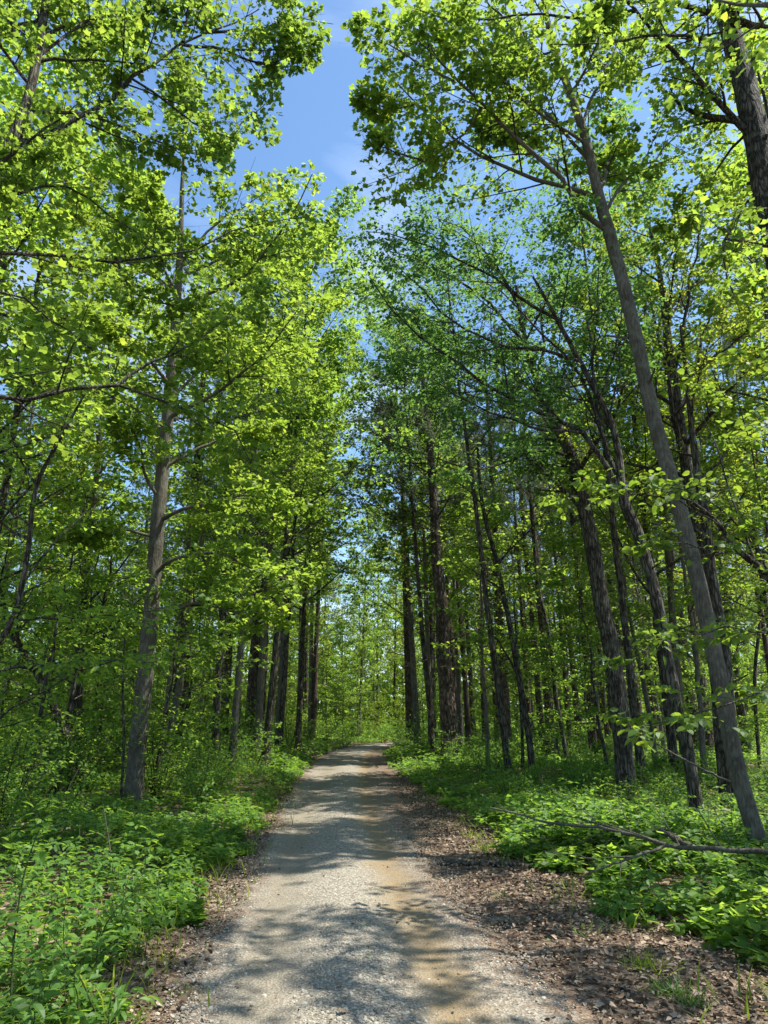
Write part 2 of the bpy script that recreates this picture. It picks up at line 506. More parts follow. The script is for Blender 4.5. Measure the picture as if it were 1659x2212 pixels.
def litter_mat():
    m, nt, nd, lk, out = new_mat('leaf_litter_soil')
    geo = nd.new('ShaderNodeNewGeometry')
    v = nd.new('ShaderNodeTexVoronoi'); v.inputs['Scale'].default_value = 16; v.inputs['Randomness'].default_value = 1
    lk.new(geo.outputs['Position'], v.inputs['Vector'])
    r = ramp(nd, [(0, (.055, .038, .026)), (.35, (.120, .083, .058)), (.7, (.195, .145, .105)), (1, (.27, .215, .165))])
    sp = nd.new('ShaderNodeSeparateColor'); lk.new(v.outputs['Color'], sp.inputs[0]); lk.new(sp.outputs[0], r.inputs[0])
    n = nd.new('ShaderNodeTexNoise'); n.inputs['Scale'].default_value = 1.1; n.inputs['Detail'].default_value = 5
    lk.new(geo.outputs['Position'], n.inputs['Vector'])
    rr = ramp(nd, [(.35, (.55, .52, .5)), (.65, (1.1, 1.08, 1.05))]); lk.new(n.outputs['Fac'], rr.inputs[0])
    mx = nd.new('ShaderNodeMix'); mx.data_type = 'RGBA'; mx.blend_type = 'MULTIPLY'; mx.inputs[0].default_value = 1
    lk.new(r.outputs[0], mx.inputs[6]); lk.new(rr.outputs[0], mx.inputs[7])
    pb = nd.new('ShaderNodeBsdfPrincipled'); pb.inputs['Roughness'].default_value = .9; pb.inputs['Specular IOR Level'].default_value = .15
    lk.new(mx.outputs[2], pb.inputs['Base Color'])
    bp = nd.new('ShaderNodeBump'); bp.inputs['Strength'].default_value = .8; bp.inputs['Distance'].default_value = .03
    lk.new(v.outputs['Distance'], bp.inputs['Height']); lk.new(bp.outputs[0], pb.inputs['Normal'])
    lk.new(pb.outputs[0], out.inputs[0])
    return m
M_LITTER = litter_mat()
xs = np.unique(np.concatenate([np.linspace(-400, -30, 12), np.linspace(-30, -6, 33), np.linspace(-6, 7, 66), np.linspace(7, 30, 33), np.linspace(30, 400, 12)]))
ys = np.unique(np.concatenate([np.linspace(-60, -4, 12), np.linspace(-4, 30, 110), np.linspace(30, 90, 70), np.linspace(90, 600, 14)]))
floor = obj('forest_floor', grid_mesh('forest_floor', xs, ys, gz, M_LITTER))
floor['kind'] = 'structure'
floor['label'] = 'brown forest floor of dead leaves under the trees'

def road_mat():
    m, nt, nd, lk, out = new_mat('gravel_road')
    def mth(op, a, b=None, c=None, clamp=False):
        n = nd.new('ShaderNodeMath'); n.operation = op; n.use_clamp = clamp
        for i, v in enumerate((a, b, c)):
            if v is None: continue
            if isinstance(v, (int, float)): n.inputs[i].default_value = v
            else: lk.new(v, n.inputs[i])
        return n.outputs[0]
    geo = nd.new('ShaderNodeNewGeometry')
    la = nd.new('ShaderNodeAttribute'); la.attribute_name = 'lat'
    al = nd.new('ShaderNodeAttribute'); al.attribute_name = 'along'
    ed = nd.new('ShaderNodeAttribute'); ed.attribute_name = 'edge'
    n1 = nd.new('ShaderNodeTexNoise'); n1.inputs['Scale'].default_value = 1.6; n1.inputs['Detail'].default_value = 5
    n2 = nd.new('ShaderNodeTexNoise'); n2.inputs['Scale'].default_value = 6; n2.inputs['Detail'].default_value = 6; n2.inputs['Roughness'].default_value = .7
    v = nd.new('ShaderNodeTexVoronoi'); v.inputs['Scale'].default_value = 58
    v2 = nd.new('ShaderNodeTexVoronoi'); v2.inputs['Scale'].default_value = 95
    for n in (n1, n2, v, v2):
        lk.new(geo.outputs['Position'], n.inputs['Vector'])
    lat = mth('ADD', la.outputs['Fac'], mth('MULTIPLY_ADD', n1.outputs['Fac'], .5, -.25))
    sp = nd.new('ShaderNodeSeparateColor'); lk.new(v.outputs['Color'], sp.inputs[0])
    stone = ramp(nd, [(0, (.13, .118, .098)), (.4, (.225, .208, .178)), (.8, (.31, .29, .252)), (1, (.40, .38, .34))]); lk.new(sp.outputs[0], stone.inputs[0])
    sp2 = nd.new('ShaderNodeSeparateColor'); lk.new(v2.outputs['Color'], sp2.inputs[0])
    fine = ramp(nd, [(0, (.15, .134, .108)), (.6, (.22, .20, .164)), (1, (.30, .276, .232))]); lk.new(sp2.outputs[0], fine.inputs[0])
    dirt = ramp(nd, [(.3, (.18, .125, .065)), (.7, (.31, .235, .135))]); lk.new(n2.outputs['Fac'], dirt.inputs[0])
    def bump_at(c, w):
        d = mth('DIVIDE', mth('SUBTRACT', lat, c), w)
        return mth('POWER', 2.718, mth('MULTIPLY', mth('MULTIPLY', d, d), -1.0))
    def mix(f, a, b):
        n = nd.new('ShaderNodeMix'); n.data_type = 'RGBA'
        lk.new(f, n.inputs[0]); lk.new(a, n.inputs[6]); lk.new(b, n.inputs[7])
        return n.outputs[2]
    tL = bump_at(-.62, .30); tR = bump_at(.60, .22)
    c = mix(mth('MULTIPLY', mth('ADD', tL, tR), .95, clamp=True), stone.outputs[0], fine.outputs[0])
    c = mix(mth('MULTIPLY', tR, mth('MULTIPLY_ADD', n2.outputs['Fac'], 1.6, -.1, True), clamp=True), c, dirt.outputs[0])
    c = mix(mth('MULTIPLY', tL, mth('MULTIPLY_ADD', n2.outputs['Fac'], .8, -.36, True), clamp=True), c, dirt.outputs[0])
    # leaf litter creeping in over the edges, the right-hand half browner with distance
    lit = ramp(nd, [(0, (.07, .048, .033)), (.5, (.150, .105, .075)), (1, (.25, .19, .145))]); lk.new(sp.outputs[1], lit.inputs[0])
    e = mth('ADD', ed.outputs['Fac'], mth('MULTIPLY_ADD', n2.outputs['Fac'], .7, -.35))
    c = mix(mth('MULTIPLY_ADD', e, 4.0, -2.6, True), c, lit.outputs[0])
    fr = mth('MULTIPLY', mth('MULTIPLY_ADD', al.outputs['Fac'], .07, -.12, True), mth('MULTIPLY_ADD', lat, 2.2, -1.1, True))
    c = mix(mth('MULTIPLY', fr, mth('MULTIPLY_ADD', n2.outputs['Fac'], 2.4, -.4, True)), c, lit.outputs[0])
    wm = nd.new('ShaderNodeMix'); wm.data_type = 'RGBA'; wm.blend_type = 'MULTIPLY'; wm.inputs[0].default_value = 1; wm.inputs[7].default_value = (.94, .91, .84, 1)
    lk.new(c, wm.inputs[6]); c = wm.outputs[2]
    pb = nd.new('ShaderNodeBsdfPrincipled'); pb.inputs['Roughness'].default_value = .9; pb.inputs['Specular IOR Level'].default_value = .2
    lk.new(c, pb.inputs['Base Color'])
    bp = nd.new('ShaderNodeBump'); bp.inputs['Strength'].default_value = .7; bp.inputs['Distance'].default_value = .015
    hh = mth('ADD', v.outputs['Distance'], mth('MULTIPLY', n2.outputs['Fac'], .6))
    lk.new(hh, bp.inputs['Height']); lk.new(bp.outputs[0], pb.inputs['Normal'])
    lk.new(pb.outputs[0], out.inputs[0])
    return m
M_ROAD = road_mat()

def road_z(lat, y):
    return .012 + .03 * np.exp(-(lat / .34) ** 2) - .012 * np.exp(-((np.abs(lat) - .62) / .25) ** 2) + .006 * np.sin(y * 1.7 + lat * 2) + .004 * np.sin(y * 5.1 + lat * 7)
def build_road():
    ys = np.concatenate([np.arange(-8, 20, .12), np.arange(20, 88, .4)])
    nl = 33
    u = np.linspace(-1, 1, nl)
    jl = .10 * np.sin(ys * 1.3) + .07 * np.sin(ys * 3.1 + 1) + RS.uniform(-.05, .05, len(ys))
    jr = .10 * np.sin(ys * 1.1 + 2) + .07 * np.sin(ys * 2.7) + RS.uniform(-.05, .05, len(ys))
    wl = np.interp(ys, *HWL) + .18 + jl
    wr = np.interp(ys, *HWR) + .25 + jr
    lat = np.where(u[None] < 0, u[None] * wl[:, None], u[None] * wr[:, None])
    X = road_x(ys)[:, None] + lat
    Yg = np.repeat(ys[:, None], nl, 1)
    edge = np.abs(u)[None] * np.ones_like(X)
    Z = road_z(lat, Yg) * (1 - smooth(.8, 1, edge)) + smooth(.8, 1, edge) * (gz(X, Yg) + .006)
    Z = np.maximum(Z, gz(X, Yg) + .005)
    V = np.stack([X, Yg, Z], -1).reshape(-1, 3)
    ny = len(ys)
    i = np.arange(ny - 1)[:, None] * nl + np.arange(nl - 1)[None, :]
    q = np.stack([i, i + 1, i + nl + 1, i + nl], -1).reshape(-1, 4)
    me = mesh_from('road', V, [q], M_ROAD, True)
    for nm, arr in (('lat', lat), ('along', Yg), ('edge', edge)):
        a = me.attributes.new(nm, 'FLOAT', 'POINT')
        a.data.foreach_set('value', arr.astype(np.float32).ravel())
    return obj('gravel_road', me)
road = build_road()
road['kind'] = 'structure'
road['label'] = 'gravel track with two worn wheel ruts leading into the wood'

# ------------------------------------------------------------------ stones on the road
def stone_mat():
    m, nt, nd, lk, out = new_mat('limestone_chip')
    a = nd.new('ShaderNodeAttribute'); a.attribute_name = 'rnd'
    r = ramp(nd, [(0, (.13, .113, .084)), (.35, (.225, .20, .156)), (.8, (.33, .30, .24)), (1, (.47, .43, .36))])
    lk.new(a.outputs['Fac'], r.inputs[0])
    pb = nd.new('ShaderNodeBsdfPrincipled'); pb.inputs['Roughness'].default_value = .85; pb.inputs['Specular IOR Level'].default_value = .2
    lk.new(r.outputs[0], pb.inputs['Base Color']); lk.new(pb.outputs[0], out.inputs[0])
    return m
M_STONE = stone_mat()
g = (1 + 5 ** .5) / 2
ICO_V = norm(np.array([(-1, g, 0), (1, g, 0), (-1, -g, 0), (1, -g, 0), (0, -1, g), (0, 1, g), (0, -1, -g), (0, 1, -g), (g, 0, -1), (g, 0, 1), (-g, 0, -1), (-g, 0, 1)]))
ICO_F = np.array([(0, 11, 5), (0, 5, 1), (0, 1, 7), (0, 7, 10), (0, 10, 11), (1, 5, 9), (5, 11, 4), (11, 10, 2), (10, 7, 6), (7, 1, 8),
                  (3, 9, 4), (3, 4, 2), (3, 2, 6), (3, 6, 8), (3, 8, 9), (4, 9, 5), (2, 4, 11), (6, 2, 10), (8, 6, 7), (9, 8, 1)])
OCT_V = np.array([(1, 0, 0), (-1, 0, 0), (0, 1, 0), (0, -1, 0), (0, 0, 1), (0, 0, -1.)])
OCT_F = np.array([(0, 2, 4), (2, 1, 4), (1, 3, 4), (3, 0, 4), (2, 0, 5), (1, 2, 5), (3, 1, 5), (0, 3, 5)])
def stones(rs):
    N = 36000
    y = 3.9 + 17 * rs.uniform(0, 1, N) ** 1.8
    lat = np.concatenate([rs.normal(.0, .26, N // 2), rs.normal(-1.0, .16, N // 5), rs.normal(1.0, .22, N // 5), rs.uniform(-1.2, 1.3, N - N // 2 - 2 * (N // 5))])
    keep = (lat > -1.35) & (lat < 1.5)
    keep &= rs.uniform(0, 1, N) < np.where(np.abs(np.abs(lat) - .62) < .2, .25, 1.0)
    keep &= rs.uniform(0, 1, N) < .25 + .75 * (wob(lat * 3, y * 1.4) > -.25)
    y, lat = y[keep], lat[keep]
    s = rs.gamma(3, .0016, len(y)) + .0035
    s = np.minimum(s, .0165)
    x = road_x(y) + lat
    return x, y, np.maximum(road_z(lat, y), gz(x, y)) + s * .08, s, lat
rs = np.random.RandomState(11)
x, y, z, s, lat = stones(rs)
score = s / y
order = np.argsort(-score)
stone_me = []
for k in range(8):
    V = ICO_V * rs.uniform(.75, 1.2, (12, 1)) * np.array([1.0, rs.uniform(.65, .95), rs.uniform(.45, .7)])
    stone_me.append(mesh_from('stone', V, [ICO_F], M_STONE, False, np.full(12, rs.uniform(.2, 1))))
infr = lambda x, y: np.abs(x) < .52 * y
big = [i for i in order if infr(x[i], y[i]) and y[i] > 4.7][:300]
for k, i in enumerate(big):
    o = obj('stone', stone_me[k % 8], road, (x[i], y[i], z[i]))
    o.rotation_euler = (rs.uniform(-.5, .5), rs.uniform(-.5, .5), rs.uniform(0, 6.28))
    o.scale = (s[i] * 1.3,) * 3
rest = np.ones(len(x), bool); rest[big] = False
def stone_field(sel, TV, TF, name):
    n = sel.sum()
    a = rs.uniform(0, 6.28, n)
    sc = s[sel][:, None, None] * np.stack([np.ones(n), rs.uniform(.6, 1, n), rs.uniform(.4, .75, n)], 1)[:, None, :]
    V = TV[None] * rs.uniform(.75, 1.25, (n, len(TV), 1)) * sc
    ca, sa = np.cos(a)[:, None], np.sin(a)[:, None]
    Vx = V[..., 0] * ca - V[..., 1] * sa + x[sel][:, None]
    Vy = V[..., 0] * sa + V[..., 1] * ca + y[sel][:, None]
    Vz = V[..., 2] + z[sel][:, None]
    Fc = (np.arange(n) * len(TV))[:, None, None] + TF[None]
    return mesh_from(name, np.stack([Vx, Vy, Vz], -1), [Fc.reshape(-1, 3)], M_STONE, False, np.repeat(rs.uniform(0, 1, n), len(TV)))
near = rest & (y < 6.5)
far = rest & (y >= 6.5)
o = obj('gravel', stone_field(near, ICO_V, ICO_F, 'gravel'), road); o['kind'] = 'stuff'
o = obj('gravel', stone_field(far, OCT_V, OCT_F, 'gravel'), road); o['kind'] = 'stuff'

# ------------------------------------------------------------------ dead leaves
def dead_leaf_mat():
    m, nt, nd, lk, out = new_mat('dead_leaf')
    a = nd.new('ShaderNodeAttribute'); a.attribute_name = 'rnd'
    r = ramp(nd, [(0, (.050, .033, .020)), (.35, (.115, .078, .047)), (.75, (.205, .150, .098)), (1, (.36, .285, .205))])
    lk.new(a.outputs['Fac'], r.inputs[0])
    pb = nd.new('ShaderNodeBsdfPrincipled'); pb.inputs['Roughness'].default_value = .75; pb.inputs['Specular IOR Level'].default_value = .25
    lk.new(r.outputs[0], pb.inputs['Base Color']); lk.new(pb.outputs[0], out.inputs[0])
    return m
M_DEAD = dead_leaf_mat()
def litter(rs):
    N = 38000
    y = 3.8 + 20 * rs.uniform(0, 1, N) ** 1.7
    rightside = rs.uniform(0, 1, N) < .66
    vr = np.interp(y, *VEGR); vl = np.interp(y, *VEGL); hr = np.interp(y, *HWR); hl = np.interp(y, *HWL)
    lat = np.where(rightside, hr * .98 + (vr + .5 - hr * .98) * rs.beta(1.6, 1.3, N), -(hl * .95 + (vl + .5 - hl * .95) * rs.beta(1.5, 1.2, N)))
    stray = rs.uniform(0, 1, N) < .008
    lat = np.where(stray, rs.uniform(-1.2, 1.3, N), lat)
    x = road_x(y) + lat
    z = np.maximum(np.where(np.abs(lat) < 1.15, road_z(lat, y), -1), gz(x, y)) + rs.uniform(.006, .035, N)
    p = np.stack([x, y, z], 1)
    d = rs.normal(0, 1, (N, 3)); d[:, 2] *= .25
    n = rs.normal(0, .5, (N, 3)); n[:, 2] += 1
    s = np.minimum(rs.gamma(4, .0068, N) + .010, .058)
    return p, norm(d), n, s
p, d, n, s = litter(np.random.RandomState(5))
n = norm(n - d * np.sum(n * d, 1, keepdims=True))
u, v, dep = project(p)
score = np.where((u > 5) & (u < 1655) & (v < 2205), s / dep, -1)
order = np.argsort(-score)[:300]
yv = np.cross(n, d)
for q, i in enumerate(order):
    o = obj('dead_leaf', single_leaf(('ovate', 'lance', 'ovate', 'lobed')[q % 4], M_DEAD, q % 5), floor)
    Mx = np.eye(4); Mx[:3, 0] = d[i] * s[i]; Mx[:3, 1] = yv[i] * s[i]; Mx[:3, 2] = n[i] * s[i]; Mx[:3, 3] = p[i]
    o.matrix_local = Matrix(Mx.tolist())
keep = np.ones(len(p), bool); keep[order] = False
close = p[:, 1] < 7.5
for sel, kd in ((keep & close, 'ovate'), (keep & ~close, 'kite')):
    o = obj('leaf_litter', leaf_mesh('leaf_litter', kd, M_DEAD, p[sel], d[sel], n[sel], s[sel]), floor)
    o['kind'] = 'stuff'

# ------------------------------------------------------------------ trees modelled one by one
def lens(P):
    return np.linalg.norm(np.diff(P, axis=1), axis=2).sum(1)

def hero(name, label, cat, trunk, widths, limbs, bark, kind, lmat, lsize, base_xy=None, auto=None, sub=8, tw=6, lv=8, subL=.38, twL=.55,
         flat=.45, seed=0, nparts=0, group=None, top=None, st0=.16, flare=1.55, lr=1.0, thin=-.36, limb_bark=None):
    """trunk: [(px,py,Y)...] from the foot up; widths: trunk width in picture pixels at each; limbs: [([(px,py,Y)...], width0)]"""
    rs = np.random.RandomState(seed)
    pts = [at(*t) for t in trunk]
    rad = [w / 2 / FP * (p[1] * math.cos(PITCH) + (p[2] - CAM_H) * math.sin(PITCH)) for w, p in zip(widths, pts)]
    if base_xy is not None:
        bx, by = base_xy
        pts = [np.array([bx, by, 0.0])] + pts; rad = [rad[0] * 1.15] + rad
    if top is not None:
        for (dx, dy, dz, r) in top:
            pts.append(pts[-1] + np.array([dx, dy, dz])); rad.append(r)
    pts[0][2] = float(gz(pts[0][0], pts[0][1]))
    base = np.array([pts[0][0], pts[0][1], pts[0][2]])
    below = pts[0] + (pts[0] - pts[1]) / np.linalg.norm(pts[1] - pts[0]) * .25
    T = thing(name, label, cat, base, group)
    K = 44
    Pt = curve([below] + pts, K)
    tl = np.concatenate([[0], np.cumsum(np.linalg.norm(np.diff(np.array([below] + pts), axis=0), axis=1))])
    Rt = np.interp(np.linspace(0, tl[-1], K), tl, [rad[0]] + rad)
    h = np.linspace(0, tl[-1], K)
    Rt = Rt * (1 + (flare - 1) * np.exp(-h / .28))
    Pt = Pt + np.cumsum(rs.normal(0, .006, (K, 3)), 0) * np.array([1, 1, 0]) * min(1, Rt[0] * 6)
    obj('trunk', Geo().add(Pt[None] - base, Rt[None], 14, .05).mesh('trunk', bark), T)
    if Rt[2] > .06:
        for q in range(6):
            a_, b_ = grow(Pt[None], Rt[None], 1, rs.uniform(.08, .6), .62, rs.uniform(.22, .5), 70, .1, .1, 4, .22, 0, rs, 1.0, .6)
            obj('branch_stub', Geo().add(a_ - base, b_, 5, .1).mesh('branch_stub', bark), T)
    LP = []; LR = []
    for (lp, w0) in limbs:
        wp = [at(*q) for q in lp]
        cand = np.concatenate([Pt] + LP)
        dd = np.linalg.norm(cand - wp[0], axis=1)
        if dd.min() > .06:
            # start inside the wood it grows from, a little lower on the trunk
            tgt = wp[0] - np.array([0, 0, min(.5, dd.min() * .4)])
            wp = [cand[np.argmin(np.linalg.norm(cand - tgt, axis=1))]] + (wp if dd.min() > .35 else wp[1:])
        c = curve(wp, 10)
        dep = c[0, 1] * math.cos(PITCH) + (c[0, 2] - CAM_H) * math.sin(PITCH)
        r0 = w0 / 2 / FP * dep * lr
        LP.append(c); LR.append(np.linspace(r0, max(r0 * .18, .004), 10))
    if auto:
        n, t0, t1, L, ang, up, Le = auto
        a, b = grow(Pt[None], Rt[None], n, t0, t1, L, ang, up, .10, 10, .42, 0.0, rs, Le, .15)
        LP += list(a); LR += list(b)
    LP = np.array(LP); LR = np.array(LR)
    LP[:, 1:-1] += rs.normal(0, .018, LP[:, 1:-1].shape) * lens(LP)[:, None, None] * .35
    BR = []
    for a, b in zip(LP, LR):
        BR.append(obj('branch', Geo().add(a[None] - base, b[None], 7, .05).mesh('branch', limb_bark or bark), T))
    ll = lens(LP)[:, None]
    S1, R1 = grow(LP, LR, sub, st0, 1.0, np.clip(ll * subL, .5, 2.2), 48, .12, .10, 6, .5, flat, rs, .45)
    S2, R2 = grow(S1, R1, tw, .12, 1.0, np.clip(lens(S1)[:, None] * twL, .25, .9), 45, .0, .12, 5, .5, flat, rs, .6)
    S3, R3 = grow(LP, LR, sub, max(.3, st0), 1.0, .5, 55, .05, .12, 5, .2, flat, rs, .8)
    own1 = np.repeat(np.arange(len(LP)), sub)
    own2 = np.concatenate([np.repeat(own1, tw), own1])
    S2 = np.concatenate([S2, S3]); R2 = np.concatenate([R2, R3])
    k = ~in_gap(S2[:, -1]); S2, R2, own2 = S2[k], R2[k], own2[k]
    k = ~(in_gap(S1[:, -1]) & in_gap(S1[:, -2])); S1, R1, own1 = S1[k], R1[k], own1[k]
    for i, b in enumerate(BR):
        gm = Geo()
        if (own1 == i).any(): gm.add(S1[own1 == i] - base, R1[own1 == i], 4)
        if (own2 == i).any(): gm.add(S2[own2 == i] - base, R2[own2 == i], 3)
        if gm.n:
            o = obj('twigs', gm.mesh('twigs', B_TWIG), b); o['kind'] = 'stuff'
    # short limbs carry fewer leafy twigs
    room = np.clip(ll[:, 0] / 2.6, .22, 1.0)
    k2 = rs.uniform(0, 1, len(S2)) < room[own2]
    k1 = rs.uniform(0, 1, len(S1)) < room[own1]
    S2 = S2[k2]; S1 = S1[k1]
    Lv = Leaves()
    Lv.add(*leaves_on(S2, lv, lsize, rs))
    Lv.add(*leaves_on(S1, max(2, lv // 2), lsize, rs, t0=.5))
    finish_leaves(T, base, Lv, kind, lmat, nparts, 'crown', rs, thin)
    return T

# --- left of the road
hero('tulip_tree', 'tall straight grey tulip tree with dappled trunk on the left verge', 'tree',
     [(287, 1745, 15.6), (303, 1560, 15.6), (321, 1400, 15.6), (345, 1100, 15.6), (368, 850, 15.6), (381, 680, 15.6), (390, 500, 15.6), (398, 330, 15.6)],
     [38, 37, 34, 29, 24, 19, 12, 6],
     [([(345, 1085, 15.6), (312, 1018, 15.2), (298, 950, 14.6), (270, 900, 14.0)], 9),
      ([(360, 1130, 15.6), (400, 1098, 15.2), (460, 1088, 14.8), (530, 1070, 14.2), (600, 1075, 14)], 10),
      ([(372, 993, 15.6), (450, 958, 16), (510, 935, 16.5), (590, 920, 17)], 9),
      ([(378, 908, 15.6), (450, 858, 15), (525, 808, 14.4), (600, 728, 13.8), (650, 660, 13.4)], 10),
      ([(380, 853, 15.6), (425, 808, 16.2), (490, 773, 17), (560, 760, 18)], 8),
      ([(371, 818, 15.6), (325, 778, 15), (290, 733, 14.4), (230, 680, 13.8)], 9),
      ([(383, 793, 15.6), (420, 748, 16.4), (470, 690, 17.5)], 8),
      ([(350, 1228, 15.6), (380, 1203, 15.2), (475, 1198, 14.6), (560, 1233, 14.2), (640, 1260, 14)], 9),
      ([(345, 1140, 15.6), (280, 1145, 15.2), (215, 1153, 14.8), (150, 1168, 14.4)], 8),
      ([(328, 1335, 15.6), (370, 1312, 15), (435, 1302, 14.6), (500, 1317, 14.2), (580, 1325, 14)], 10),
      ([(381, 690, 15.6), (435, 645, 15.2), (525, 600, 14.8), (600, 510, 14.4), (650, 430, 14.2), (675, 375, 14)], 10),
      ([(379, 690, 15.6), (345, 610, 15.2), (310, 520, 14.8), (290, 430, 14.5)], 9),
      ([(388, 560, 15.6), (450, 500, 15.8), (530, 440, 16), (600, 400, 16.2)], 7),
      ([(360, 930, 15.6), (290, 880, 16.4), (220, 850, 17.2), (130, 830, 18)], 9),
      ([(384, 640, 15.6), (320, 590, 16.2), (240, 560, 17), (160, 540, 17.6)], 8),
      ([(386, 600, 15.6), (480, 560, 16.6), (570, 545, 17.6), (660, 530, 18.4)], 8)],
     B_TULIP, 'lobed', M_TULIP, .112, auto=(6, .55, .97, 3.4, 62, .35, .45), sub=11, tw=8, lv=12, seed=21, nparts=280, st0=.34, top=[(.1, 0, 1.6, .02)])

hero('overhanging_tree', 'leafy tree at the left edge whose dark limbs overhang the road', 'tree',
     [(-220, 700, 8.6), (-130, 450, 8.8), (-60, 420, 9.0), (0, 345, 9.2), (32, 300, 9.3), (66, 215, 9.5), (90, 100, 9.6), (102, 0, 9.7), (112, -130, 9.8), (118, -280, 9.9)],
     [40, 34, 30, 24, 22, 20, 19, 17, 14, 10],
     [([(58, 348, 9.4), (180, 245, 9.8), (285, 170, 10.2), (390, 96, 10.6), (480, 58, 10.9), (560, 20, 11.2)], 15),
      ([(390, 96, 10.6), (500, 108, 10.9), (600, 106, 11.2), (640, 80, 11.4)], 8),
      ([(395, 92, 10.6), (405, 30, 10.8), (425, -60, 11)], 8),
      ([(480, 58, 10.9), (560, 62, 11.1), (640, 40, 11.3), (720, 52, 11.5)], 7),
      ([(500, 108, 10.9), (570, 140, 11.1), (640, 110, 11.3), (690, 95, 11.4)], 6),
      ([(480, 300, 11), (520, 270, 11.1), (570, 230, 11.2), (600, 190, 11.3)], 6),
      ([(-130, 520, 8.8), (0, 553, 9.4), (215, 556, 10.2), (350, 556, 10.6), (450, 527, 11), (550, 490, 11.3), (640, 470, 11.6)], 12),
      ([(218, 558, 10.2), (290, 632, 10.5), (370, 660, 10.8), (450, 700, 11)], 7),
      ([(-200, 800, 8.7), (0, 868, 9.0), (120, 843, 9.3), (225, 826, 9.6), (262, 838, 9.7), (360, 870, 10), (430, 893, 10.2), (500, 928, 10.4), (550, 1018, 10.6)], 15),
      ([(255, 832, 9.7), (310, 795, 9.9), (375, 765, 10.1), (460, 710, 10.5), (530, 640, 10.9)], 8),
      ([(-60, 620, 9.2), (60, 650, 9.6), (150, 720, 10.2), (260, 790, 10.8), (330, 850, 11.2)], 7),
      ([(70, 235, 9.5), (190, 250, 9.9), (300, 290, 10.4), (400, 330, 10.8), (480, 355, 11.2)], 9),
      ([(85, 120, 9.6), (160, 60, 10), (250, 30, 10.4), (340, 40, 10.8)], 9),
      ([(0, 40, 9.2), (40, 55, 9.6), (85, 42, 9.8), (150, 22, 10.2), (180, -20, 10.6)], 12),
      ([(95, 60, 9.6), (200, 40, 10.5), (300, 80, 11.4), (420, 150, 12), (520, 200, 12.4)], 8),
      ([(10, 430, 9.3), (90, 400, 9.8), (180, 420, 10.4), (280, 500, 11), (380, 560, 11.6)], 9)],
     B_DARK, 'lobed', M_TULIP, .098, base_xy=(-7.3, 8.2), auto=(6, .45, 1.0, 3.0, 60, .3, .6), sub=11, tw=8, lv=11, thin=-.24, subL=.36, seed=33, nparts=300, lr=.95)

# --- right of the road
hero('tulip_tree', 'slender leaning grey tulip tree at the right edge with two arching branches', 'tree',
     [(1652, 1868, 9.8), (1622, 1760, 9.85), (1592, 1650, 9.9), (1541, 1400, 10.1), (1482, 1150, 10.3), (1421, 930, 10.5), (1372, 720, 10.7), (1331, 560, 10.9), (1300, 450, 11), (1288, 400, 11), (1262, 300, 11), (1225, 190, 11), (1190, 90, 11), (1165, -60, 11)],
     [38, 37, 36, 34, 33, 31, 29, 27, 25, 22, 19, 16, 14, 10],
     [([(1312, 512, 10.95), (1255, 450, 10.9), (1195, 375, 10.8), (1140, 325, 10.7), (1060, 250, 10.6), (980, 175, 10.5), (930, 100, 10.5), (880, 15, 10.5)], 13),
      ([(1287, 412, 11), (1210, 398, 11.1), (1130, 375, 11.2), (1040, 335, 11.3), (960, 280, 11.4), (895, 220, 11.5), (820, 150, 11.6)], 11),
      ([(1060, 250, 10.6), (1000, 290, 10.7), (930, 340, 10.9), (850, 380, 11), (790, 400, 11.1)], 6),
      ([(980, 175, 10.5), (910, 140, 10.6), (840, 95, 10.7), (768, 55, 10.8)], 6),
      ([(895, 220, 11.5), (840, 235, 11.5), (780, 205, 11.5)], 5),
      ([(930, 340, 10.9), (860, 330, 10.8), (785, 300, 10.7)], 5),
      ([(1275, 345, 11), (1180, 250, 11.4), (1090, 170, 11.8), (1000, 60, 12.2)], 9),
      ([(1250, 265, 11), (1300, 160, 11.5), (1360, 60, 12)], 8),
      ([(1300, 450, 11), (1360, 380, 11.6), (1430, 330, 12.2), (1500, 250, 12.8)], 8),
      ([(1262, 300, 11), (1150, 230, 10.4), (1050, 130, 9.9), (960, 40, 9.5)], 8),
      ([(1215, 170, 11), (1120, 80, 11), (1050, 0, 11), (1000, -80, 11)], 8)],
     B_TULIP, 'lobed', M_TULIP, .10, auto=(5, .66, .98, 2.6, 60, .3, .6), sub=13, tw=8, lv=11, thin=-.27, subL=.34, seed=41, nparts=300, flare=1.25)

